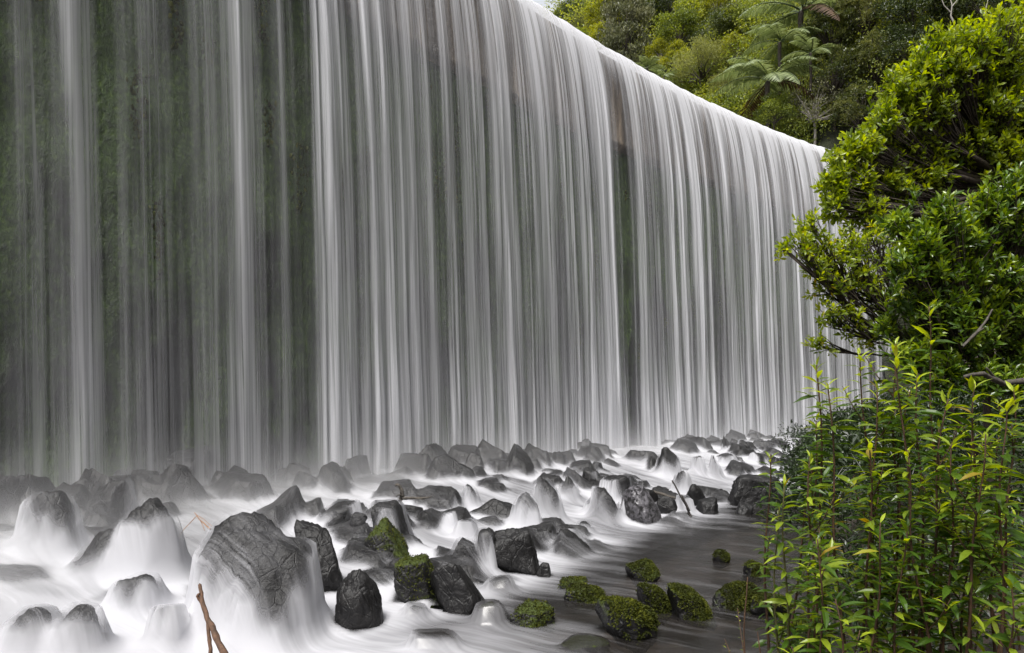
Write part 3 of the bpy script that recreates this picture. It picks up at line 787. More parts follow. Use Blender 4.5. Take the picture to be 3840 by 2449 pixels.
near_foam = sstep(8.3, 6.9, GY) * sstep(1.6, -.8, GX)       # white rapids round the great boulder's foot
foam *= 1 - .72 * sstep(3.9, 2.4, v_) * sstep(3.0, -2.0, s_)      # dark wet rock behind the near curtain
foam = np.where(H > bed, foam, np.maximum(foam, near_foam * (.78 + .6 * low)))
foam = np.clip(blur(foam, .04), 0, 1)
drp = blur(np.where(dry, 0.0, (1 - cover)) * np.where(H > bed, 1.0, rub), .04)
me = mk_mesh('rubble', np.stack([GX, GY, bed], -1).reshape(-1, 3), None, (lambda f_: f_[((rub.ravel() > .02) & ((GX - bank_edge(GY)).ravel() < 1.2))[f_].all(1)])(gridfaces(*GX.shape)), M['rock'], True)
tag(link('rubble', me), 'drowned rubble of dark rock under the white water', 'rubble', None, 'stuff')
e_ = GX - bank_edge(GY)
keep = (v_ > .9) & (e_ < .9) & ((depth > -.45) | ~dry)
idx = gridfaces(*GX.shape); idx = idx[keep.ravel()[idx].all(1)]
used = np.unique(idx); remap = np.full(GX.size, -1); remap[used] = np.arange(len(used)); idx = remap[idx]
pick = lambda a: a.ravel()[used]
g = NT('stream_water'); uv = g.n('UVMap').outputs[0]
wp = g.n('TexNoise', Vector=uv, Scale=.7, Detail=2); wv = g.n('VectorMath', _operation='MULTIPLY_ADD', i0=wp.outputs['Color'], i1=(.35, .3, 0), i2=uv).outputs[0]
f1 = g.noise(g.scaled(wv, (2.4, .40, 1)), 1.0, 3, .5); f2 = g.noise(g.scaled(wv, (9, 1.0, 1)), 1.0, 2, .5); f3 = g.noise(g.scaled(wv, (22, 2.0, 1)), 1.0, 1, .5)
st = g.math('ADD', g.math('MULTIPLY', f1, .58), g.math('ADD', g.math('MULTIPLY', f2, .32), g.math('MULTIPLY', f3, .10)))
fo, opn, po = g.attr('foam'), g.attr('op'), g.attr('pool')
thr = g.mapr(fo, 0, 1, .78, .06)
f = g.math('MULTIPLY', g.mapr(g.math('SUBTRACT', st, thr), -.24, .34, 0, 1), g.mapr(fo, 0, .5, .35, 1.0))
f4 = g.noise(g.scaled(wv, (55, 1.6, 1)), 1.0, 2, .5)
dr_ = g.attr('drape')
fd = g.math('MULTIPLY_ADD', g.mapr(g.math('ADD', g.math('MULTIPLY', f2, .3), g.math('ADD', g.math('MULTIPLY', f3, .3), g.math('MULTIPLY', f4, .4))), .44, .62, 0, 1), g.math('MULTIPLY', g.mapr(f1, .35, .65, .2, 1.0), g.math('MULTIPLY', fo, 1.0)), g.math('MULTIPLY', fo, .10))
fd = g.math('MULTIPLY', fd, g.mapr(g.noise(g.scaled(uv, (2.6, 1.1, 1)), 1.0, 2, .5), .40, .60, .08, 1.15))
f = g.n('Mix', _data_type='FLOAT', i0=dr_, i2=f, i3=g.math('MULTIPLY', fd, g.mapr(fo, .05, .4, .35, 1.0))).outputs[0]
f = g.math('MULTIPLY', f, opn)
body = g.n('BsdfPrincipled', Base__Color=(.020, .018, .017, 1), Roughness=.24, Alpha=1.0)
g.set(body, 'Normal', g.n('Bump', Strength=.35, Distance=.05, Height=st))
base = g.n('MixShader', Fac=g.math('MULTIPLY', g.math('MULTIPLY', po, .62), opn), i1=g.n('BsdfTransparent'), i2=body)
wh = g.n('MixShader', Fac=.25, i1=g.n('BsdfDiffuse', Color=(.57, .57, .605, 1)), i2=g.n('BsdfTranslucent', Color=(.55, .55, .58, 1)))
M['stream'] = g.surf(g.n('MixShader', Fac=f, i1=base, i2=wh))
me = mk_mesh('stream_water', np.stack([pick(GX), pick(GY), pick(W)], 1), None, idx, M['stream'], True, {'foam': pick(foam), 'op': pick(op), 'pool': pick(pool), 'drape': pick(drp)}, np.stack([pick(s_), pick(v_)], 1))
tag(link('stream_water', me), kind='structure')

# ------------------------------------------------------------------ driftwood
def at(pxx, pyy, d): return px(pxx, pyy, d)
def stick(name, label, cat, segs, mat):
    """segs: lists of (px, py, d, radius)"""
    b0 = at(*segs[0][0][:3]); t = thing(name, label, cat, b0)
    for k, sg in enumerate(segs):
        mb = MB(); P_ = np.array([at(*q[:3]) for q in sg]); rr = np.array([q[3] for q in sg])
        tt = np.linspace(0, 1, len(P_)); t2 = np.linspace(0, 1, (len(P_) - 1) * 5 + 1)
        P2 = np.stack([np.interp(t2, tt, P_[:, c]) for c in range(3)], 1)
        P2 += rr.mean() * .5 * np.stack([fbm(np.stack([t2 * 7 + k * 9 + c * 31, 0 * t2, 0 * t2], 1), 3, 77) for c in range(3)], 1)
        mb.tube(P2 - b0, np.interp(t2, tt, rr) * (1 + .18 * fbm(np.stack([t2 * 20, 0 * t2, 0 * t2 + k], 1), 2, 5)), 7)
        link('trunk' if k == 0 else 'twig', mb.mesh('stick', mat, True), t)
    return t
stick('driftwood_branch', 'bare grey driftwood twig with a hooked upright stem in the white water', 'branch',
      [[(1500, 1880, 11.9, .030), (1508, 1865, 11.9, .045), (1502, 1830, 11.9, .032), (1498, 1819, 11.9, .028), (1486, 1817, 11.9, .022)],
       [(1508, 1869, 11.9, .032), (1550, 1868, 11.8, .024), (1590, 1868, 11.7, .018), (1610, 1864, 11.7, .012), (1618, 1861, 11.7, .008)],
       [(1550, 1868, 11.8, .014), (1575, 1871, 11.7, .010), (1590, 1872, 11.7, .006)],
       [(1504, 1858, 11.9, .014), (1494, 1856, 11.8, .010), (1486, 1862, 11.8, .006)], [(1506, 1852, 11.9, .012), (1500, 1843, 11.8, .006)],
       [(1505, 1872, 11.9, .016), (1502, 1888, 11.8, .008)]], M['grey_wood'])
stick('dead_stick', 'thin black stick leaning out of the pool beside the egg shaped rock', 'stick',
      [[(2592, 1942, 14.3, .028), (2575, 1900, 14.5, .026), (2550, 1855, 14.8, .022), (2522, 1802, 15.1, .016)],
       [(2586, 1915, 14.3, .018), (2564, 1870, 14.6, .015), (2556, 1855, 14.7, .010)]], M['wet_wood'])
stick('fallen_branch', 'orange brown branch standing in the foam before the great boulder', 'branch',
      [[(865, 2490, 6.0, .030), (810, 2390, 6.1, .030), (782, 2330, 6.15, .027), (760, 2250, 6.25, .022), (752, 2190, 6.3, .014)],
       [(792, 2480, 6.05, .018), (786, 2400, 6.1, .018), (778, 2330, 6.15, .013)], [(752, 2260, 6.25, .010), (740, 2235, 6.25, .014), (748, 2225, 6.25, .009)]], M['driftwood'])
stick('driftwood_log', 'thin grey log lying across foam behind the leaning black stick', 'log',
      [[(2440, 1842, 15.9, .035), (2500, 1858, 15.6, .035), (2556, 1873, 15.3, .028)]], M['grey_wood'])
stick('dry_twig', 'spray of thin orange twigs left of the great boulder', 'twig',
      [[(790, 1985, 9.6, .010), (750, 1950, 9.8, .009), (730, 1922, 9.9, .006)], [(738, 1935, 9.9, .006), (690, 1985, 9.8, .005), (672, 2010, 9.8, .004)],
       [(752, 1952, 9.8, .006), (768, 1990, 9.7, .004)], [(735, 1930, 9.9, .005), (765, 1948, 9.8, .004), (795, 1975, 9.7, .004)]], M['straw'])
# ------------------------------------------------------------------ forest on the hillside
def crown(r, rad, ncl, cr, nleaf, ln, wd, kind='broad', up=.35, trunk_h=2.0):
    """leaf mesh + trunk mesh of one tree kind, crown centre at z = trunk_h + rad_z"""
    rad = np.array(rad, float); c0 = np.array([0, 0, trunk_h + rad[2] * .8])
    mb, tb = MB(), MB()
    dirs = unit(r.standard_normal((ncl * 3, 3))); dirs = dirs[dirs[:, 2] > -.55][:ncl]
    cl = c0 + dirs * rad * r.uniform(.55, .98, (len(dirs), 1))
    per = nleaf // len(cl)
    tb.tube([[0, 0, -2.5], [.1, 0, trunk_h * .6], c0 * [0, 0, .8] + [.15, .1, 0], c0 + [0, 0, rad[2] * .3]], [.02 * c0[2] + .08, .02 * c0[2] + .05, .09, .03], 7)
    for i, c in enumerate(cl):
        k = cr * r.uniform(.65, 1.3)
        if i % 2 == 0:
            m = c0 * [1, 1, .7] * .5 + c * .5 + r.standard_normal(3) * .2
            tb.tube([[0, 0, c0[2] * .6], m, c], [.07, .045, .012], 5)
        n = int(per * r.uniform(.7, 1.3)); d = unit(r.standard_normal((n, 3)) + [0, 0, up]); d[:, 2] = np.abs(d[:, 2]) * np.where(r.random(n) < .8, 1, -1)
        p = c + d * k * np.array([1.1, 1.1, .75]) * (r.random((n, 1)) ** .45)
        t0 = r.uniform(.25, .75)
        tint = np.clip(t0 + .16 * r.standard_normal(n), 0, .97)
        if kind == 'fine': dr = d * .7 + r.standard_normal((n, 3)) * .5 + [0, 0, .6]
        elif kind == 'rosette': dr = d + r.standard_normal((n, 3)) * .55 + [0, 0, .25]
        elif kind == 'upright': dr = d * .4 + r.standard_normal((n, 3)) * .45 + [0, 0, .9]
        else: dr = d * .6 + r.standard_normal((n, 3)) * .7 + [0, 0, -.1]
        mb.leaves(p, dr, d * .6 + [0, 0, .7] + .5 * r.standard_normal((n, 3)), ln * r.uniform(.7, 1.3, n), wd * r.uniform(.7, 1.3, n), tint, 0, .2, .18)
    return mb, tb
KIND = {}
def reg(key, name, leafm, barkm, args, label_cat='tree', nvar=2):
    KIND[key] = []
    for k in range(nvar):
        r = np.random.default_rng(sum(map(ord, key)) + 97 * k)
        mb, tb = crown(r, **args)
        KIND[key].append((name, mb.mesh(name + '_crown', M[leafm]), tb.mesh(name + '_trunk', M[barkm], True), label_cat))
reg('A', 'broadleaf_tree', 'leaf_yellow', 'bark_pale', dict(rad=(2.6, 2.6, 2.5), ncl=38, cr=.85, nleaf=5200, ln=.26, wd=.14))
reg('Gn', 'broadleaf_tree', 'leaf_green', 'bark', dict(rad=(2.6, 2.6, 2.4), ncl=34, cr=.9, nleaf=5200, ln=.24, wd=.13))
reg('B', 'columnar_tree', 'leaf_grey', 'bark', dict(rad=(1.7, 1.7, 5.0), ncl=70, cr=.75, nleaf=8000, ln=.30, wd=.10, kind='upright'), nvar=1)
reg('C', 'fine_leaved_shrub', 'leaf_fine', 'bark', dict(rad=(2.7, 2.7, 2.3), ncl=60, cr=.8, nleaf=11000, ln=.17, wd=.055, kind='fine', trunk_h=.8), 'shrub', 1)
reg('D', 'dark_evergreen_tree', 'leaf_dark', 'bark', dict(rad=(2.6, 2.6, 2.8), ncl=36, cr=.9, nleaf=5200, ln=.24, wd=.12))
reg('E', 'twiggy_shrub', 'leaf_twiggy', 'bark_pale', dict(rad=(2.0, 2.0, 1.7), ncl=60, cr=.5, nleaf=2600, ln=.14, wd=.07, kind='upright', trunk_h=.3), 'shrub', 1)
reg('G', 'rosette_tree', 'leaf_rosette', 'bark', dict(rad=(2.5, 2.5, 2.6), ncl=80, cr=.48, nleaf=6500, ln=.26, wd=.085, kind='rosette'))

def hill_hit(pxx, pyy, lift=0.0):
    """first point of the hillside (lifted) on the ray through a pixel"""
    d = np.arange(24, 190, .25); x = (pxx - CXP) / FPX * d; z = CAMZ - (pyy - HZ) / FPX * d
    s, v = dam_sv(x, d)
    ok = (z <= hill_z(x, d) + lift) & ((v < -.5) | (s > 27.5))
    if not ok.any(): return None
    i = int(np.argmax(ok)); return d[i]
n_used = {}
def tree(pxx, pyy, rp, key, label, group=None, d=None):
    lst = KIND[key]; k = n_used.get(key, 0); n_used[key] = k + 1
    name, cm, tm, cat = lst[k % len(lst)]
    rx = {'A': 2.9, 'Gn': 2.9, 'B': 1.9, 'C': 3.0, 'D': 2.9, 'E': 2.1, 'G': 2.7}[key]; hc = {'A': 4.0, 'Gn': 3.9, 'B': 6.0, 'C': 2.6, 'D': 4.2, 'E': 1.6, 'G': 4.1}[key]
    dd = d or 60.0
    for _ in range(6):
        sc = 1.22 * rp / FPX * dd / rx
        if d is None:
            h = hill_hit(pxx, pyy, hc * sc * .75)
            if h is None: h = hill_hit(pxx, pyy + 60, hc * sc * .75) or 90.0
            dd = h - 1.5
    p = px(pxx, pyy, dd); base = (p[0], p[1], p[2] - hc * sc)
    r = np.random.default_rng(int(pxx + 3 * pyy))
    t = thing(name, label, cat, base, r.uniform(0, 6.28), group)
    t.scale = (sc, sc, sc)
    link('crown', cm, t); link('trunk', tm, t)
    return t
G1 = 'bush trees on the hillside above the dam'
tree(2150, 60, 48, 'D', 'small dark bush beside the patch of white sky on the ridge', G1)
tree(2105, 75, 40, 'Gn', 'rounded green shrub low on the ridge next to the tree fern clump', G1)
tree(2285, 62, 78, 'A', 'big yellow green tree high on the slope left of the tall columnar tree', G1)
tree(2200, 100, 52, 'C', 'olive fuzzy shrub between the ridge ferns and the yellow green tree', G1)
tree(2260, 165, 62, 'A', 'yellow green tree with a slim pale trunk just above the dam crest', G1)
tree(2180, 150, 40, 'Gn', 'small green shrub hugging the dam crest at its highest visible stretch', G1)
tree(2345, 165, 72, 'B', 'tall narrow grey green columnar tree standing over the dam crest', G1)
tree(2436, 90, 58, 'D', 'dark green tree touching the right side of the tall columnar tree', G1)
tree(2420, 10, 60, 'C', 'olive tree cut by the top edge right above the dark one', G1)
tree(2510, 30, 66, 'D', 'dense dark tree at the top edge above the bright rounded shrub', G1)
tree(2552, 118, 74, 'Gn', 'bright green rounded tree in the middle of the slope', G1)
tree(2478, 205, 52, 'A', 'yellowish shrub above the small tree fern at the crest', G1)
tree(2698, 125, 76, 'D', 'blackish green bushy tree right of the bright rounded one', G1)
tree(2600, 30, 60, 'Gn', 'mid green tree at the top edge over the slope centre', G1)
tree(2690, 20, 62, 'A', 'pale yellow green tree at the top edge left of the upper tree fern', G1)
tree(2632, 262, 112, 'C', 'wide fuzzy olive shrub right behind the middle of the crest', G1)
tree(2530, 215, 50, 'A', 'low yellow green shrub left of the wide fuzzy one', G1)
tree(2770, 90, 62, 'Gn', 'glossy green tree beside the upper tree fern', G1)
tree(2765, 190, 56, 'A', 'bright yellow green bush above the large tree fern', G1)
tree(2725, 330, 60, 'C', 'small fuzzy bush at the crest left of the large tree fern', G1)
tree(2850, 425, 56, 'A', 'bright green low bush at the crest below the large tree fern', G1)
tree(3052, 418, 100, 'E', 'twiggy half bare grey shrub just above the right end of the crest', G1)
tree(3128, 545, 42, 'Gn', 'small green bush at the very end of the dam crest', G1, d=42.5)
tree(3010, 230, 70, 'Gn', 'green bush right of the large tree fern crown', G1)
tree(3120, 130, 95, 'G', 'dark tree with shiny rosette leaves right of the upper tree fern', G1)
tree(3130, 285, 92, 'G', 'bronze green rosette leaved tree above the twiggy shrub', G1)
tree(3250, 60, 100, 'G', 'large dark rosette leaved tree at the top edge', G1)
tree(3290, 240, 95, 'G', 'rosette leaved tree touching the upper edge of the big glossy tree', G1)
tree(3225, 420, 88, 'G', 'shaded rosette leaved tree between the twiggy shrub and the big glossy tree', G1)
tree(3430, 50, 110, 'D', 'deep shade tree at the top edge behind the big glossy tree', G1)
tree(3560, 0, 105, 'D', 'dark tree at the top edge with pale bare limbs before it', G1)
tree(3700, -10, 120, 'D', 'dark tree filling the top right corner behind the big glossy tree', G1)
tree(3400, 190, 90, 'D', 'dark tree peeping over the crown of the big glossy tree', G1)
tree(3840, 20, 120, 'D', 'dark tree at the right edge above the big glossy tree', G1)

# filler bush canopy, one mass
mb = MB(); r = np.random.default_rng(5)
pts = []
for _ in range(2600):
    a, el = r.uniform(.0, .80), r.uniform(.24, .62)
    pxx, pyy = CXP + a * FPX, HZ - el * FPX
    d = hill_hit(pxx, pyy, 1.0)
    if d is None: continue
    x, y = a * d, d
    s, v = dam_sv(x, y)
    if v > -2.5 and s < 28: continue
    pts.append((x, y, d))
    if len(pts) >= 240: break
for _ in range(90):
    x, y = dam_pt(r.uniform(27.3, 38), r.uniform(-1, 16)); pts.append((float(x), float(y), 42.0))
for x, y, d in pts:
    k = r.uniform(1.6, 3.4) * (d / 60) ** .6; n = int(900 * r.uniform(.7, 1.3)); c = np.array([x, y, float(hill_z(x, y)) - k * .1])
    dd = unit(r.standard_normal((n, 3))); dd[:, 2] = np.abs(dd[:, 2])
    lump = 1 + .35 * vnoise(dd * 2.2 + [x, y, 0], 3)[:, None]
    p = c + dd * k * [1.15, 1.15, .95] * lump * (r.random((n, 1)) ** .3)
    q_ = .25 * (d / 60)
    mb.leaves(p, dd * .6 + r.standard_normal((n, 3)) * .7, dd + [0, 0, .5] + .5 * r.standard_normal((n, 3)), q_ * r.uniform(.7, 1.3, n), q_ * .5, np.clip(r.uniform(.1, .85) + .16 * r.standard_normal(n), 0, .97), 0, .2)
tag(mb.build('bush_canopy', M['leaf_green']), 'mixed green bush covering the steep hillside', 'bush', None, 'stuff')

# slim pale bare trunks
def bare_tree(pts_, label, rad):
    b0 = pts_[0][0]; t = thing('bare_tree', label, 'tree', b0)
    for k, sg in enumerate(pts_):
        mb = MB(); mb.tube(np.array(sg) - b0, np.linspace(rad if k == 0 else rad * .55, .015, len(sg)), 5)
        link('trunk' if k == 0 else 'branch', mb.mesh('bare_trunk', M['bark_pale'], True), t)
dd = (hill_hit(2255, 180, 0) or 70) - 6
P_ = lambda x, y, o=0: px(x, y, dd + o)
bare_tree([[P_(2258, 185), P_(2247, 160), P_(2243, 140), P_(2234, 122)], [P_(2245, 150), P_(2256, 142)], [P_(2243, 140), P_(2252, 118)]], 'slim pale bare trunk leaning left among yellow green foliage', .10)
dd = 33
bare_tree([[P_(3580, 90), P_(3565, 60), P_(3570, 20), P_(3560, -20)], [P_(3568, 50), P_(3540, 20), P_(3528, -10)], [P_(3570, 25), P_(3590, 0)]], 'pale twisted bare limb against the dark trees over the glossy crown', .05)
bare_tree([[P_(3690, 60), P_(3700, 20), P_(3708, -15)]], 'short pale bare limb near the top right corner', .04)

# ------------------------------------------------------------------ tree ferns
def frond_mesh(seed, e0, e1, npair=30, mat='frond'):
    r = np.random.default_rng(seed); n = 26; t = np.linspace(0, 1, n)
    el = e0 + (e1 - e0) * t ** 1.2
    dx = np.cos(el) / n; dz = np.sin(el) / n
    P_ = np.stack([np.cumsum(dx), .03 * np.sin(t * 3 + seed), np.cumsum(dz)], 1)
    mb = MB(); mb.tube(P_, np.linspace(.012, .003, n), 4, .1)
    tg = unit(np.gradient(P_, axis=0))
    tt = np.linspace(.10, .985, npair); pp = np.stack([np.interp(tt, t, P_[:, c]) for c in range(3)], 1); tg = np.stack([np.interp(tt, t, tg[:, c]) for c in range(3)], 1)
    prof = np.sin(np.clip(tt * 1.02, 0, 1) ** .75 * math.pi) ** .8 * .24 + .012
    for sgn in (-1, 1):
        side = np.array([0, sgn, 0])
        upv = unit(np.cross(tg, np.array([0, 1.0, 0]))) * -1
        upv[upv[:, 2] < 0] *= -1
        dr = side + tg * .45 - upv * .22 + .06 * r.standard_normal((npair, 3))
        mb.leaves(pp, dr, upv, prof * r.uniform(.9, 1.1, npair), .026, np.clip(.6 + .13 * r.standard_normal(npair), 0, .95), 1, .22, .10, (1.0, .75))
    return mb.mesh('frond', M[mat])
FR = [frond_mesh(1, R(55), R(-35)), frond_mesh(2, R(35), R(-45)), frond_mesh(3, R(10), R(-60)), frond_mesh(4, R(-10), R(-75), 26, 'frond_brown')]
tbm = MB(); zz_ = np.linspace(-4, 0, 12); tbm.tube(np.stack([.03 * np.sin(zz_ * 2), .03 * np.cos(zz_), zz_], 1), .13 + .02 * np.sin(zz_ * 9), 8)
TFM = tbm.mesh('fern_trunk', M['bark'], True)
def tree_fern(pxx, pyy, rp, label, d=None, nf=15, dead=1, group='tree ferns above the dam', rot=None):
    d = d or (hill_hit(pxx, pyy, 2.5) or 60) - 4.5
    L = rp / FPX * d
    t = thing('tree_fern', label, 'tree fern', px(pxx, pyy, d), 0, group)
    r = np.random.default_rng(int(pxx * 3 + pyy)); o = link('trunk', TFM, t); o.scale = (L * .32, L * .32, L * .3)
    a0 = r.uniform(0, 6.28) if rot is None else rot
    for k in range(nf + dead):
        f = link('frond', FR[3] if k >= nf else FR[(0, 1, 2, 1)[k % 4]], t)
        f.rotation_euler = (r.uniform(-.15, .15), r.uniform(-.12, .12), a0 + k * 2.399 + r.uniform(-.15, .15))
        q_ = L * r.uniform(.88, 1.12); f.scale = (q_, q_, q_)
    return t
tree_fern(2880, 305, 220, 'largest tree fern, with arching silvery fronds over the crest and one brown frond', nf=17, dead=2)
tree(2905, 425, 62, 'Gn', 'round green bush hiding the trunk of the largest tree fern', G1, d=(hill_hit(2880, 305, 2.5) or 50) - 5.6)
tree_fern(3005, 45, 235, 'tree fern at the top edge with long fronds hanging to the left', nf=15, dead=1)
tree_fern(2925, 160, 165, 'yellowish tree fern between the top one and the largest one', nf=13, dead=0)
tree_fern(3040, 200, 120, 'tree fern half hidden by bushes right of the largest one', nf=11, dead=0)
tree_fern(2428, 255, 80, 'small tree fern at the crest right of the tall columnar tree', nf=12, dead=0)
tree_fern(2490, 290, 70, 'small low tree fern hugging the crest before the fuzzy shrub', nf=11, dead=0)
tree_fern(2262, 185, 42, 'tiny tree fern peeping over the crest left of the columnar tree', nf=10, dead=0)
for k, (a, b_, c, l) in enumerate([(2105, 22, 26, 'tiny tree fern topmost on the ridge'), (2128, 38, 26, 'tiny tree fern in the middle of the ridge clump'), (2098, 48, 24, 'tiny tree fern lowest left in the ridge clump'), (2145, 55, 24, 'tiny tree fern lowest right in the ridge clump')]):
    tree_fern(a, b_, c, l, nf=9, dead=0)

# ------------------------------------------------------------------ big trees on the right bank
def bank_tree(name, label, cat, base, fork, blobs, leafm, nros, leaf, per, tips=0.0, seed=1, rad=.13, up=.45, shape=(.7, 1.0), extra=None):
    r = np.random.default_rng(seed); base = np.array(base, float); fork = np.array(fork, float)
    t = thing(name, label, cat, base)
    tb, lb, fb = MB(), MB(), MB()
    m = base * .5 + fork * .5 + r.standard_normal(3) * .12
    tb.tube(np.array([base - [0, 0, .5], base, m, fork]) - base, [rad * 1.2, rad, rad * .85, rad * .7], 9)
    for (x, y, rp, d) in blobs:
        c = px(x, y, d); k = rp / FPX * d
        mid = fork * .45 + c * .55 + np.array([0, 0, -.12 * np.linalg.norm(c - fork)]) + r.standard_normal(3) * .10
        tt = np.linspace(0, 1, 12)[:, None]
        path = fork * (1 - tt) ** 2 + 2 * mid * tt * (1 - tt) + c * tt ** 2
        path += .05 * np.stack([fbm(np.stack([tt[:, 0] * 5 + x, 0 * tt[:, 0], 0 * tt[:, 0] + q_], 1), 2, 3) for q_ in range(3)], 1) * np.sin(tt * math.pi)
        rr = np.linspace(rad * .30, .008, 12)
        lb.tube(path - base, rr, 6)
        n = max(6, int(nros * (rp / 100.0) ** 2))
        d0 = unit(r.standard_normal((n, 3)) + [0, -.25, up * .6])
        lump = 1 + .3 * vnoise(d0 * 1.9 + x * .1, 5)[:, None]
        pos = c + d0 * k * lump * (r.uniform(.15, 1.0, (n, 1)) ** .5) * np.where(r.random((n, 1)) < .16, 1.35, 1.0)
        for j in range(n):
            a = path[r.integers(5, 12)]
            md = a * .5 + pos[j] * .5 + r.standard_normal(3) * .05 * k - np.array([0, 0, .08 * k])
            lb.tube(np.array([a, md, pos[j]]) - base, [.0085, .006, .003], 3)
        axd = unit(d0 * .6 + [0, -.05, up] + .35 * r.standard_normal((n, 3)))
        ref = unit(np.cross(axd, r.standard_normal((n, 3)))); ref2 = np.cross(axd, ref)
        t0 = np.clip(r.normal(.5, .17, n) + .10 * (d0[:, 2]), .05, .9)
        isn = r.random(n) < tips
        t0 = np.where(isn, .93, t0)
        for q_ in range(per):
            an = q_ * 2.399 + r.uniform(0, .6, n); tilt = r.uniform(.35, 1.25, n) * (1 - .35 * isn) if q_ > 1 else r.uniform(.1, .6, n)
            dr = axd * np.cos(tilt)[:, None] + (ref * np.cos(an)[:, None] + ref2 * np.sin(an)[:, None]) * np.sin(tilt)[:, None]
            st = pos - axd * (.012 * q_ * leaf[0] / .08) + dr * .006
            tint = np.clip(t0 + .09 * r.standard_normal(n) - np.where(isn, .05 * max(q_ - 4, 0), 0), 0, .96)
            tint = np.where(r.random(n) < .012, 1.0, tint)
            fb.leaves(st - base, dr, axd + .25 * r.standard_normal((n, 3)), leaf[0] * r.uniform(.7, 1.2, n), leaf[1] * r.uniform(.8, 1.15, n), tint, 1, .22, .22, shape)
    link('trunk', tb.mesh('trunk', M['bark'], True), t); link('branch', lb.mesh('branch', M['bark'], True), t)
    link('foliage', fb.mesh('foliage', M[leafm]), t)
    return t
BL1 = [(3740, 170, 120, 8.4), (3850, 110, 110, 8.6), (3620, 200, 105, 8.2), (3510, 190, 85, 8.0), (3450, 270, 85, 7.9), (3380, 340, 80, 7.8), (3390, 430, 85, 7.9), (3500, 350, 100, 8.3), (3640, 330, 120, 8.8), (3790, 320, 130, 9.0),
       (3300, 470, 75, 7.7), (3220, 550, 75, 7.6), (3150, 600, 65, 7.5), (3320, 580, 95, 8.0), (3450, 530, 110, 8.3), (3600, 480, 110, 8.8), (3120, 690, 62, 7.4), (3200, 700, 80, 7.6), (3330, 720, 90, 7.9), (3120, 780, 60, 7.4), (3230, 820, 75, 7.6), (3460, 680, 100, 8.2), (3780, 520, 120, 9.2), (3620, 640, 100, 8.9), (3700, 420, 120, 8.5), (3560, 560, 110, 8.5), (3710, 590, 120, 8.6), (3830, 640, 120, 8.7), (3860, 400, 120, 8.6), (3720, 270, 110, 8.5), (3480, 430, 100, 8.1), (3560, 280, 90, 8.1)]
bank_tree('glossy_leaved_tree', 'large tree with glossy yellow green leaves leaning over the right end of the fall', 'tree', (7.3, 9.0, float(ground_z(7.3, 9.0))), px(3790, 690, 8.8), BL1, 'leaf_gloss', 120, (.082, .034), 8, 0, 3, .15)
BL2 = [(3040, 850, 55, 6.9), (3000, 920, 60, 6.8), (2945, 935, 36, 6.7), (3090, 960, 75, 7.0), (3180, 930, 75, 7.1), (3110, 1060, 65, 7.0), (3210, 1060, 85, 7.2), (3060, 1010, 48, 6.9), (3100, 1180, 55, 7.0), (3180, 1200, 60, 7.1), (3070, 1290, 40, 7.0), (3280, 920, 70, 7.3), (3300, 1130, 80, 7.4), (3240, 1260, 55, 7.3)]
bank_tree('leaning_shrub', 'thin leaning shrub with sprays of small leaves before the falling water', 'shrub', (5.6, 7.6, float(ground_z(5.6, 7.6))), px(3420, 1300, 7.4), BL2, 'leaf_gloss', 85, (.068, .026), 8, .04, 5, .035)
BL3 = [(3520, 830, 95, 6.3), (3450, 920, 75, 6.2), (3600, 900, 95, 6.4), (3700, 800, 90, 6.5), (3800, 740, 95, 6.5), (3790, 900, 110, 6.6), (3400, 1010, 80, 6.2), (3500, 1020, 90, 6.3), (3620, 1040, 100, 6.5), (3750, 1060, 110, 6.6), (3440, 1130, 80, 6.3), (3560, 1170, 95, 6.4), (3690, 1190, 100, 6.6), (3820, 1180, 100, 6.7), (3480, 1260, 80, 6.5), (3620, 1310, 90, 6.6), (3780, 1320, 100, 6.8), (3360, 840, 60, 6.4), (3420, 1350, 75, 6.3), (3540, 1400, 75, 6.4), (3680, 1430, 80, 6.5), (3800, 1440, 80, 6.6), (3320, 1220, 50, 6.5)]
bank_tree('upright_shrub', 'dense dark green shrub with small pale leaf tips at the right edge', 'shrub', (5.0, 6.9, float(ground_z(5.0, 6.9))), px(3700, 1420, 6.8), BL3, 'leaf_shrub', 95, (.080, .028), 10, .07, 8, .045, .75)

# dark undergrowth on the bank
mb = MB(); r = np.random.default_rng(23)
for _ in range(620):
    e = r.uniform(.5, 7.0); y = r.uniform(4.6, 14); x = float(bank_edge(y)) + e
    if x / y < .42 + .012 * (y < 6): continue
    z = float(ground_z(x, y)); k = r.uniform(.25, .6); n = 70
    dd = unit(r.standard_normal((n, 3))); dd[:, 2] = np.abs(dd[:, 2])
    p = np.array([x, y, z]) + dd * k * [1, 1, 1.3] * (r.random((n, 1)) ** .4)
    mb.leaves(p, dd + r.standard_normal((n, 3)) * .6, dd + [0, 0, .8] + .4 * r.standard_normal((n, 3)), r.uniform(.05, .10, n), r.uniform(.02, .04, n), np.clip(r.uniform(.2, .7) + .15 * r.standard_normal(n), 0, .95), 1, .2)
    if r.random() < .3: mb.tube([[x, y, z - .1], [x + r.normal(0, .1), y, z + k], [x + r.normal(0, .3), y + r.normal(0, .2), z + 1.6 * k]], [.012, .009, .004], 4, .0)
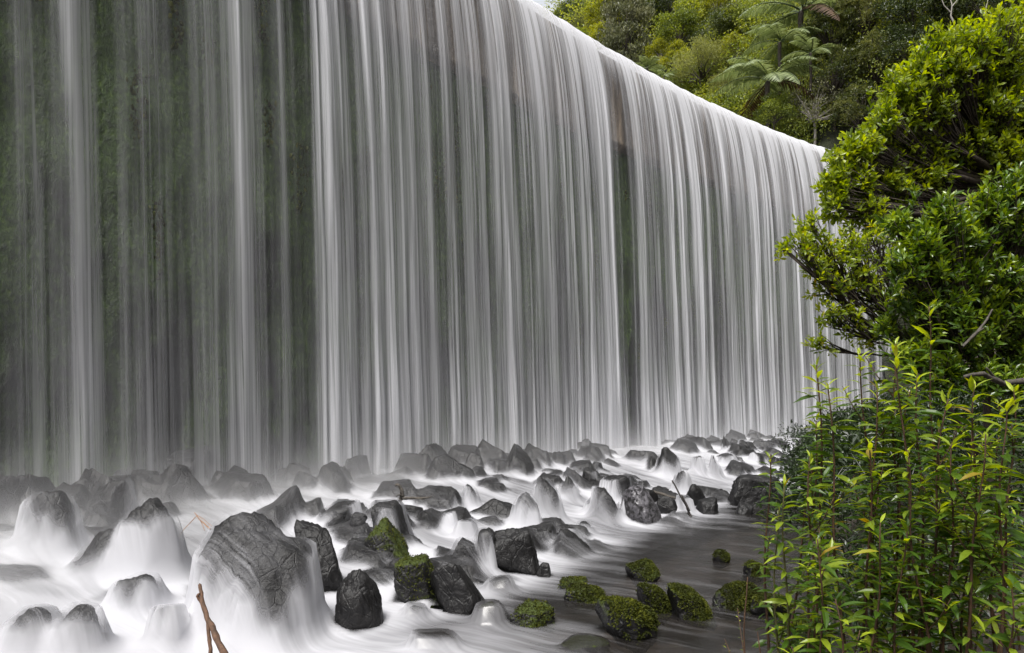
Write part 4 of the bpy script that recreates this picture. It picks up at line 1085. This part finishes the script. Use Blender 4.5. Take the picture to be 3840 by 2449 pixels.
for _ in range(170):
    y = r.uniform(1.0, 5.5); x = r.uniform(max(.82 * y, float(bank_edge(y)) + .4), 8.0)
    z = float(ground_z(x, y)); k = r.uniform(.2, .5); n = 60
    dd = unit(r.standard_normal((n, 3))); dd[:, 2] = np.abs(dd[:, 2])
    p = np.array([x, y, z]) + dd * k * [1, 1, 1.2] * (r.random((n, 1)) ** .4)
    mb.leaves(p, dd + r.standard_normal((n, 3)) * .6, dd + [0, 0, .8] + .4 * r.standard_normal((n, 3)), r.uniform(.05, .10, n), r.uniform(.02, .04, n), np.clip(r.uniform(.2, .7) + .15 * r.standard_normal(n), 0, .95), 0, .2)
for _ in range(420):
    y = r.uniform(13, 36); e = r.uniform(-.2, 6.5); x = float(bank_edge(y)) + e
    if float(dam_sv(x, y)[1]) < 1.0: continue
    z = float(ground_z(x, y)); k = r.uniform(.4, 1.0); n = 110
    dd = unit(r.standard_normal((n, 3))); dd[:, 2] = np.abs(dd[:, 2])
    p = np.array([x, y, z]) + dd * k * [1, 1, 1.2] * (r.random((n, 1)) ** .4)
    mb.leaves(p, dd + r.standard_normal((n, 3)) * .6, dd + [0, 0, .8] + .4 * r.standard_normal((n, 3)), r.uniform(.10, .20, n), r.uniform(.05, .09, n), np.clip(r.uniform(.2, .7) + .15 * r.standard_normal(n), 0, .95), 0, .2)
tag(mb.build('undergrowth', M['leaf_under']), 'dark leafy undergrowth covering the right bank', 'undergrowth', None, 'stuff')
# fallen bare branches in the dark gap
stick('fallen_branch', 'bent bare brown branch lying in the dark gap under the upright shrub', 'branch',
      [[(3860, 1428, 5.8, .028), (3760, 1440, 5.7, .026), (3690, 1400, 5.6, .022), (3620, 1410, 5.5, .014)], [(3740, 1432, 5.7, .014), (3700, 1380, 5.6, .008)]], M['grey_wood'])
stick('hanging_branch', 'pale split branch slanting through the upright shrub', 'branch',
      [[(3610, 1300, 6.0, .012), (3660, 1250, 6.1, .014), (3700, 1200, 6.2, .011), (3722, 1160, 6.3, .007)], [(3660, 1250, 6.1, .009), (3690, 1230, 6.1, .005)]], M['grey_wood'])

# ------------------------------------------------------------------ saplings in front
def sapling(tx, ty, d, label, lean=.0, nl=None, ln=.105, bright=7, seed=None, leafy=.55, group='leafy saplings on the right bank', stemm='stem', bx=None):
    r = np.random.default_rng(seed if seed is not None else int(tx * 5 + ty))
    tip = px(tx, ty, d); bx_ = tip[0] + (lean if bx is None else bx); by = d + r.uniform(-.1, .3)
    bz = float(ground_z(bx_, by)) - .15
    bz = min(bz, tip[2] - .5)
    base = np.array([bx_, by, bz]); Lh = np.linalg.norm(tip - base)
    t = thing('sapling', label, 'sapling', base, 0, group)
    tt = np.linspace(0, 1, 16)[:, None]
    c = base * .35 + tip * .65 + np.array([(base[0] - tip[0]) * -.22 + r.normal(0, .04), r.normal(0, .05), 0])
    path = base * (1 - tt) ** 2 + 2 * c * tt * (1 - tt) + tip * tt ** 2
    path[:, 0] += .012 * np.sin(tt[:, 0] * 14 + r.uniform(0, 6))
    sb, fb = MB(), MB(); sb.tube(path - base, np.linspace(.0085, .0024, 16) * (.7 + .25 * Lh), 6)
    n = nl or int(leafy * Lh / .019)
    u = 1 - leafy * (np.arange(n) + .3) / n
    u = np.clip(u + .006 * r.standard_normal(n), 0, 1)
    P_ = np.stack([np.interp(u, tt[:, 0], path[:, k]) for k in range(3)], 1)
    k = np.arange(n); az = k * 2.399 + r.uniform(0, 6) + .25 * r.standard_normal(n)
    top = np.exp(-k / 5.0)
    el = R(12) + R(58) * top - R(26) * np.clip(k / n - .4, 0, 1) + R(12) * r.standard_normal(n)
    dr = np.stack([np.cos(az) * np.cos(el), np.sin(az) * np.cos(el), np.sin(el)], 1)
    dr[:, 0] += .06
    l_ = ln * (.62 + .48 * np.clip(k / 7, 0, 1)) * r.uniform(.8, 1.15, n)
    tint = np.clip(np.where(k < bright, .96 - .05 * k, .52) + .13 * r.standard_normal(n), .05, .97)
    tint = np.where(r.random(n) < .008, 1.0, tint)
    fb.leaves(P_ - base, dr, np.array([0, 0, 1.0]) + .3 * r.standard_normal((n, 3)), l_, l_ * .27, tint, 1, .34, .30, (.85, .85))
    # a few short side shoots
    for q_ in range(r.integers(1, 4)):
        uu = r.uniform(.45, .85); p0 = np.array([np.interp(uu, tt[:, 0], path[:, k2]) for k2 in range(3)])
        a = r.uniform(0, 6.28); dv = np.array([math.cos(a) * .6, math.sin(a) * .6, .8]) * r.uniform(.12, .3)
        sb.tube(np.array([p0, p0 + dv * .5, p0 + dv + [0, 0, .03]]) - base, [.004, .003, .002], 4)
        m = 11; w = np.linspace(.25, 1, m)[:, None]; pp = p0 + dv * w; az2 = np.arange(m) * 2.399
        d2 = np.stack([np.cos(az2), np.sin(az2), .35 + .8 * w[:, 0] ** 3], 1)
        fb.leaves(pp - base, d2, np.array([0, 0, 1.0]) + .3 * r.standard_normal((m, 3)), ln * .75 * r.uniform(.7, 1.1, m), ln * .2, np.clip(.5 + .35 * (w[:, 0] > .8) + .12 * r.standard_normal(m), 0, .95), 1, .3, .3, (.85, .85))
    link('stem', sb.mesh('stem', M[stemm], True), t); link('foliage', fb.mesh('foliage', M['leaf_sapling']), t)
    return t
sapling(3478, 1150, 3.7, 'tallest sapling, with a bright yellow green tip before the dark shrub', .08, bright=11)
sapling(3350, 1290, 3.6, 'sapling with a pale wide tip left of the tallest one', .10)
sapling(3068, 1370, 3.5, 'leftmost tall sapling with a bright tip against the falling water', .22)
sapling(3221, 1326, 3.7, 'slender sapling with sparse leaves and a tufted tip against the falling water', .10, ln=.09, leafy=.45)
sapling(3110, 1440, 3.4, 'sapling right beside the leftmost tall one and a little shorter', .16)
sapling(3366, 1345, 3.3, 'sapling with drooping tip leaves below the pale wide tip', .05)
sapling(3438, 1400, 3.4, 'sapling with one upright yellow leaf at its tip below the tallest one', .02)
sapling(3551, 1500, 3.1, 'sapling with large spread tip leaves between the tallest and the two bright right ones', .0, ln=.11)
sapling(3656, 1440, 3.1, 'bright star tipped sapling standing before the dark gap', -.02, ln=.115, bright=9)
sapling(3768, 1525, 3.0, 'sapling with broad bright leaves near the right edge', -.05, ln=.12, bright=9)
sapling(3806, 1462, 3.3, 'bright tipped sapling touching the right edge', -.1, bright=8)
sapling(3290, 1455, 3.5, 'mid height sapling with curled tip leaves, fourth from the water', .08)
sapling(3408, 1465, 3.5, 'bushy sapling in the middle of the thicket below the upright yellow leaf', .05)
sapling(2885, 1705, 3.6, 'isolated sapling at the left of the thicket with a small pale tip over the rapids', .12, ln=.075, leafy=.5, bright=4)
sapling(3035, 1712, 3.4, 'short fan topped sapling in front of the far white water', .12, ln=.085)
sapling(3690, 1630, 2.9, 'short sapling with yellow tip below the star tipped one', -.02)
sapling(3575, 1665, 3.0, 'short dark sapling under the large spread tip leaves', .02, bright=4)
sapling(3265, 1670, 3.2, 'short leafy sapling in the middle left of the thicket', .08, bright=4)
r = np.random.default_rng(77)
for k in range(17):                    # the inner thicket, alike
    tx = r.uniform(2960, 3860); ty = r.uniform(1560, 2060) + (140 if tx < 3040 else 0)
    sapling(tx, ty, r.uniform(2.9, 4.4), 'dark green sapling in the crowded middle of the right bank thicket', r.uniform(-.35, .4), bright=r.integers(0, 5), ln=.092, group='dark saplings crowding the thicket', leafy=.7, seed=500 + k)
for k in range(11):
    tx = r.uniform(3050, 3850); ty = r.uniform(1950, 2250)
    sapling(tx, ty, r.uniform(2.7, 3.6), 'low shaded sapling at the foot of the right bank thicket', r.uniform(-.1, .1), bright=0, group='low saplings at the foot of the thicket', leafy=.9, seed=700 + k)
sapling(2912, 1900, 3.4, 'thin bare stemmed sapling rising at the left side of the thicket', .03, ln=.08, leafy=.45, bright=3, stemm='stem_green')
sapling(2940, 1820, 3.3, 'green stemmed sapling with long hanging leaves at the left side of the thicket', .05, ln=.10, leafy=.5, bright=2, stemm='stem_green')
sapling(2795, 2165, 3.6, 'thin reddish weed stem with a tiny yellow tip before the shaggy mossy boulder', .10, nl=6, ln=.03, bright=6)
sapling(2850, 2370, 3.3, 'short reddish weed stem at the bottom edge', .03, nl=3, ln=.025, bright=0)
# small dead stalks on the bank edge
stick('dead_stalk', 'dry dark stalk with a hanging seed head at the stream edge', 'stalk', [[(2880, 1990, 6.5, .004), (2872, 1940, 6.5, .004), (2868, 1915, 6.5, .010), (2866, 1905, 6.5, .003)], [(2880, 1990, 6.5, .003), (2856, 1945, 6.5, .002)]], M['wet_wood'])

# ------------------------------------------------------------------ spray hanging over the foot of the fall
g = NT('spray_mist')
pos = g.n('NewGeometry').outputs['Position']
rel = g.n('VectorMath', _operation='SUBTRACT', i0=pos, i1=(CC[0], CC[1], 0)).outputs[0]
sp = g.n('SeparateXYZ', Vector=rel)
rr = g.math('SQRT', g.math('ADD', g.math('MULTIPLY', sp.outputs[0], sp.outputs[0]), g.math('MULTIPLY', sp.outputs[1], sp.outputs[1])))
vv = g.math('SUBTRACT', RAD, rr)
lf = g.mapr(sp.outputs[0], -71, -63, 1.0, 0.0)
t = g.math('DIVIDE', g.math('SUBTRACT', vv, g.math('MULTIPLY_ADD', lf, 1.2, 2.6)), g.math('MULTIPLY_ADD', lf, .9, 1.6))
bell = g.math('EXPONENT', g.math('MULTIPLY', g.math('MULTIPLY', t, t), -1.0))
bell = g.math('MULTIPLY', bell, g.mapr(vv, .3, 2.2, 0, 1))
zf = g.math('MAXIMUM', g.math('SUBTRACT', g.math('EXPONENT', g.math('MULTIPLY', g.math('MAXIMUM', g.math('SUBTRACT', sp.outputs[2], .35), 0.0), -2.0)), .03), 0.0)
nz = g.mapr(g.noise(pos, .55, 2, .5), .36, .66, .15, 1.0)
side = g.mapr(sp.outputs[0], -72, -52, 1.35, .50)
den = g.math('MULTIPLY', g.math('MULTIPLY', g.math('MULTIPLY', bell, zf), g.math('MULTIPLY', nz, side)), .75)
vol = g.n('VolumeScatter', Color=(.97, .97, 1, 1), Density=den, Anisotropy=.1)
g.t.links.new(vol.outputs[0], g.out.inputs['Volume'])
ss = np.linspace(-24, 31, 60); pr = [(.2, .1), (7.4, -.2), (7.4, 1.6), (5.2, 2.6), (.2, 2.6)]
V_, F_ = [], []
for i, s in enumerate(ss):
    for v, z in pr:
        x, y = dam_pt(s, v); V_.append((float(x), float(y), z))
n = len(pr)
for i in range(len(ss) - 1):
    for j in range(n):
        F_.append((i*n+j, i*n+(j+1) % n, (i+1)*n+(j+1) % n, (i+1)*n+j))
me = bpy.data.meshes.new('spray_mist'); me.from_pydata(V_, [], F_ + [tuple(range(n))[::-1], tuple(range((len(ss)-1)*n, len(ss)*n))]); me.materials.append(g.m)
bm = bmesh.new(); bm.from_mesh(me); bmesh.ops.recalc_face_normals(bm, faces=bm.faces); bm.to_mesh(me); bm.free()
tag(link('spray_mist', me), 'soft white spray hanging over the foot of the fall', 'mist', None, 'stuff')
scene.cycles.volume_step_rate = 2.0
scene.cycles.volume_max_steps = 64
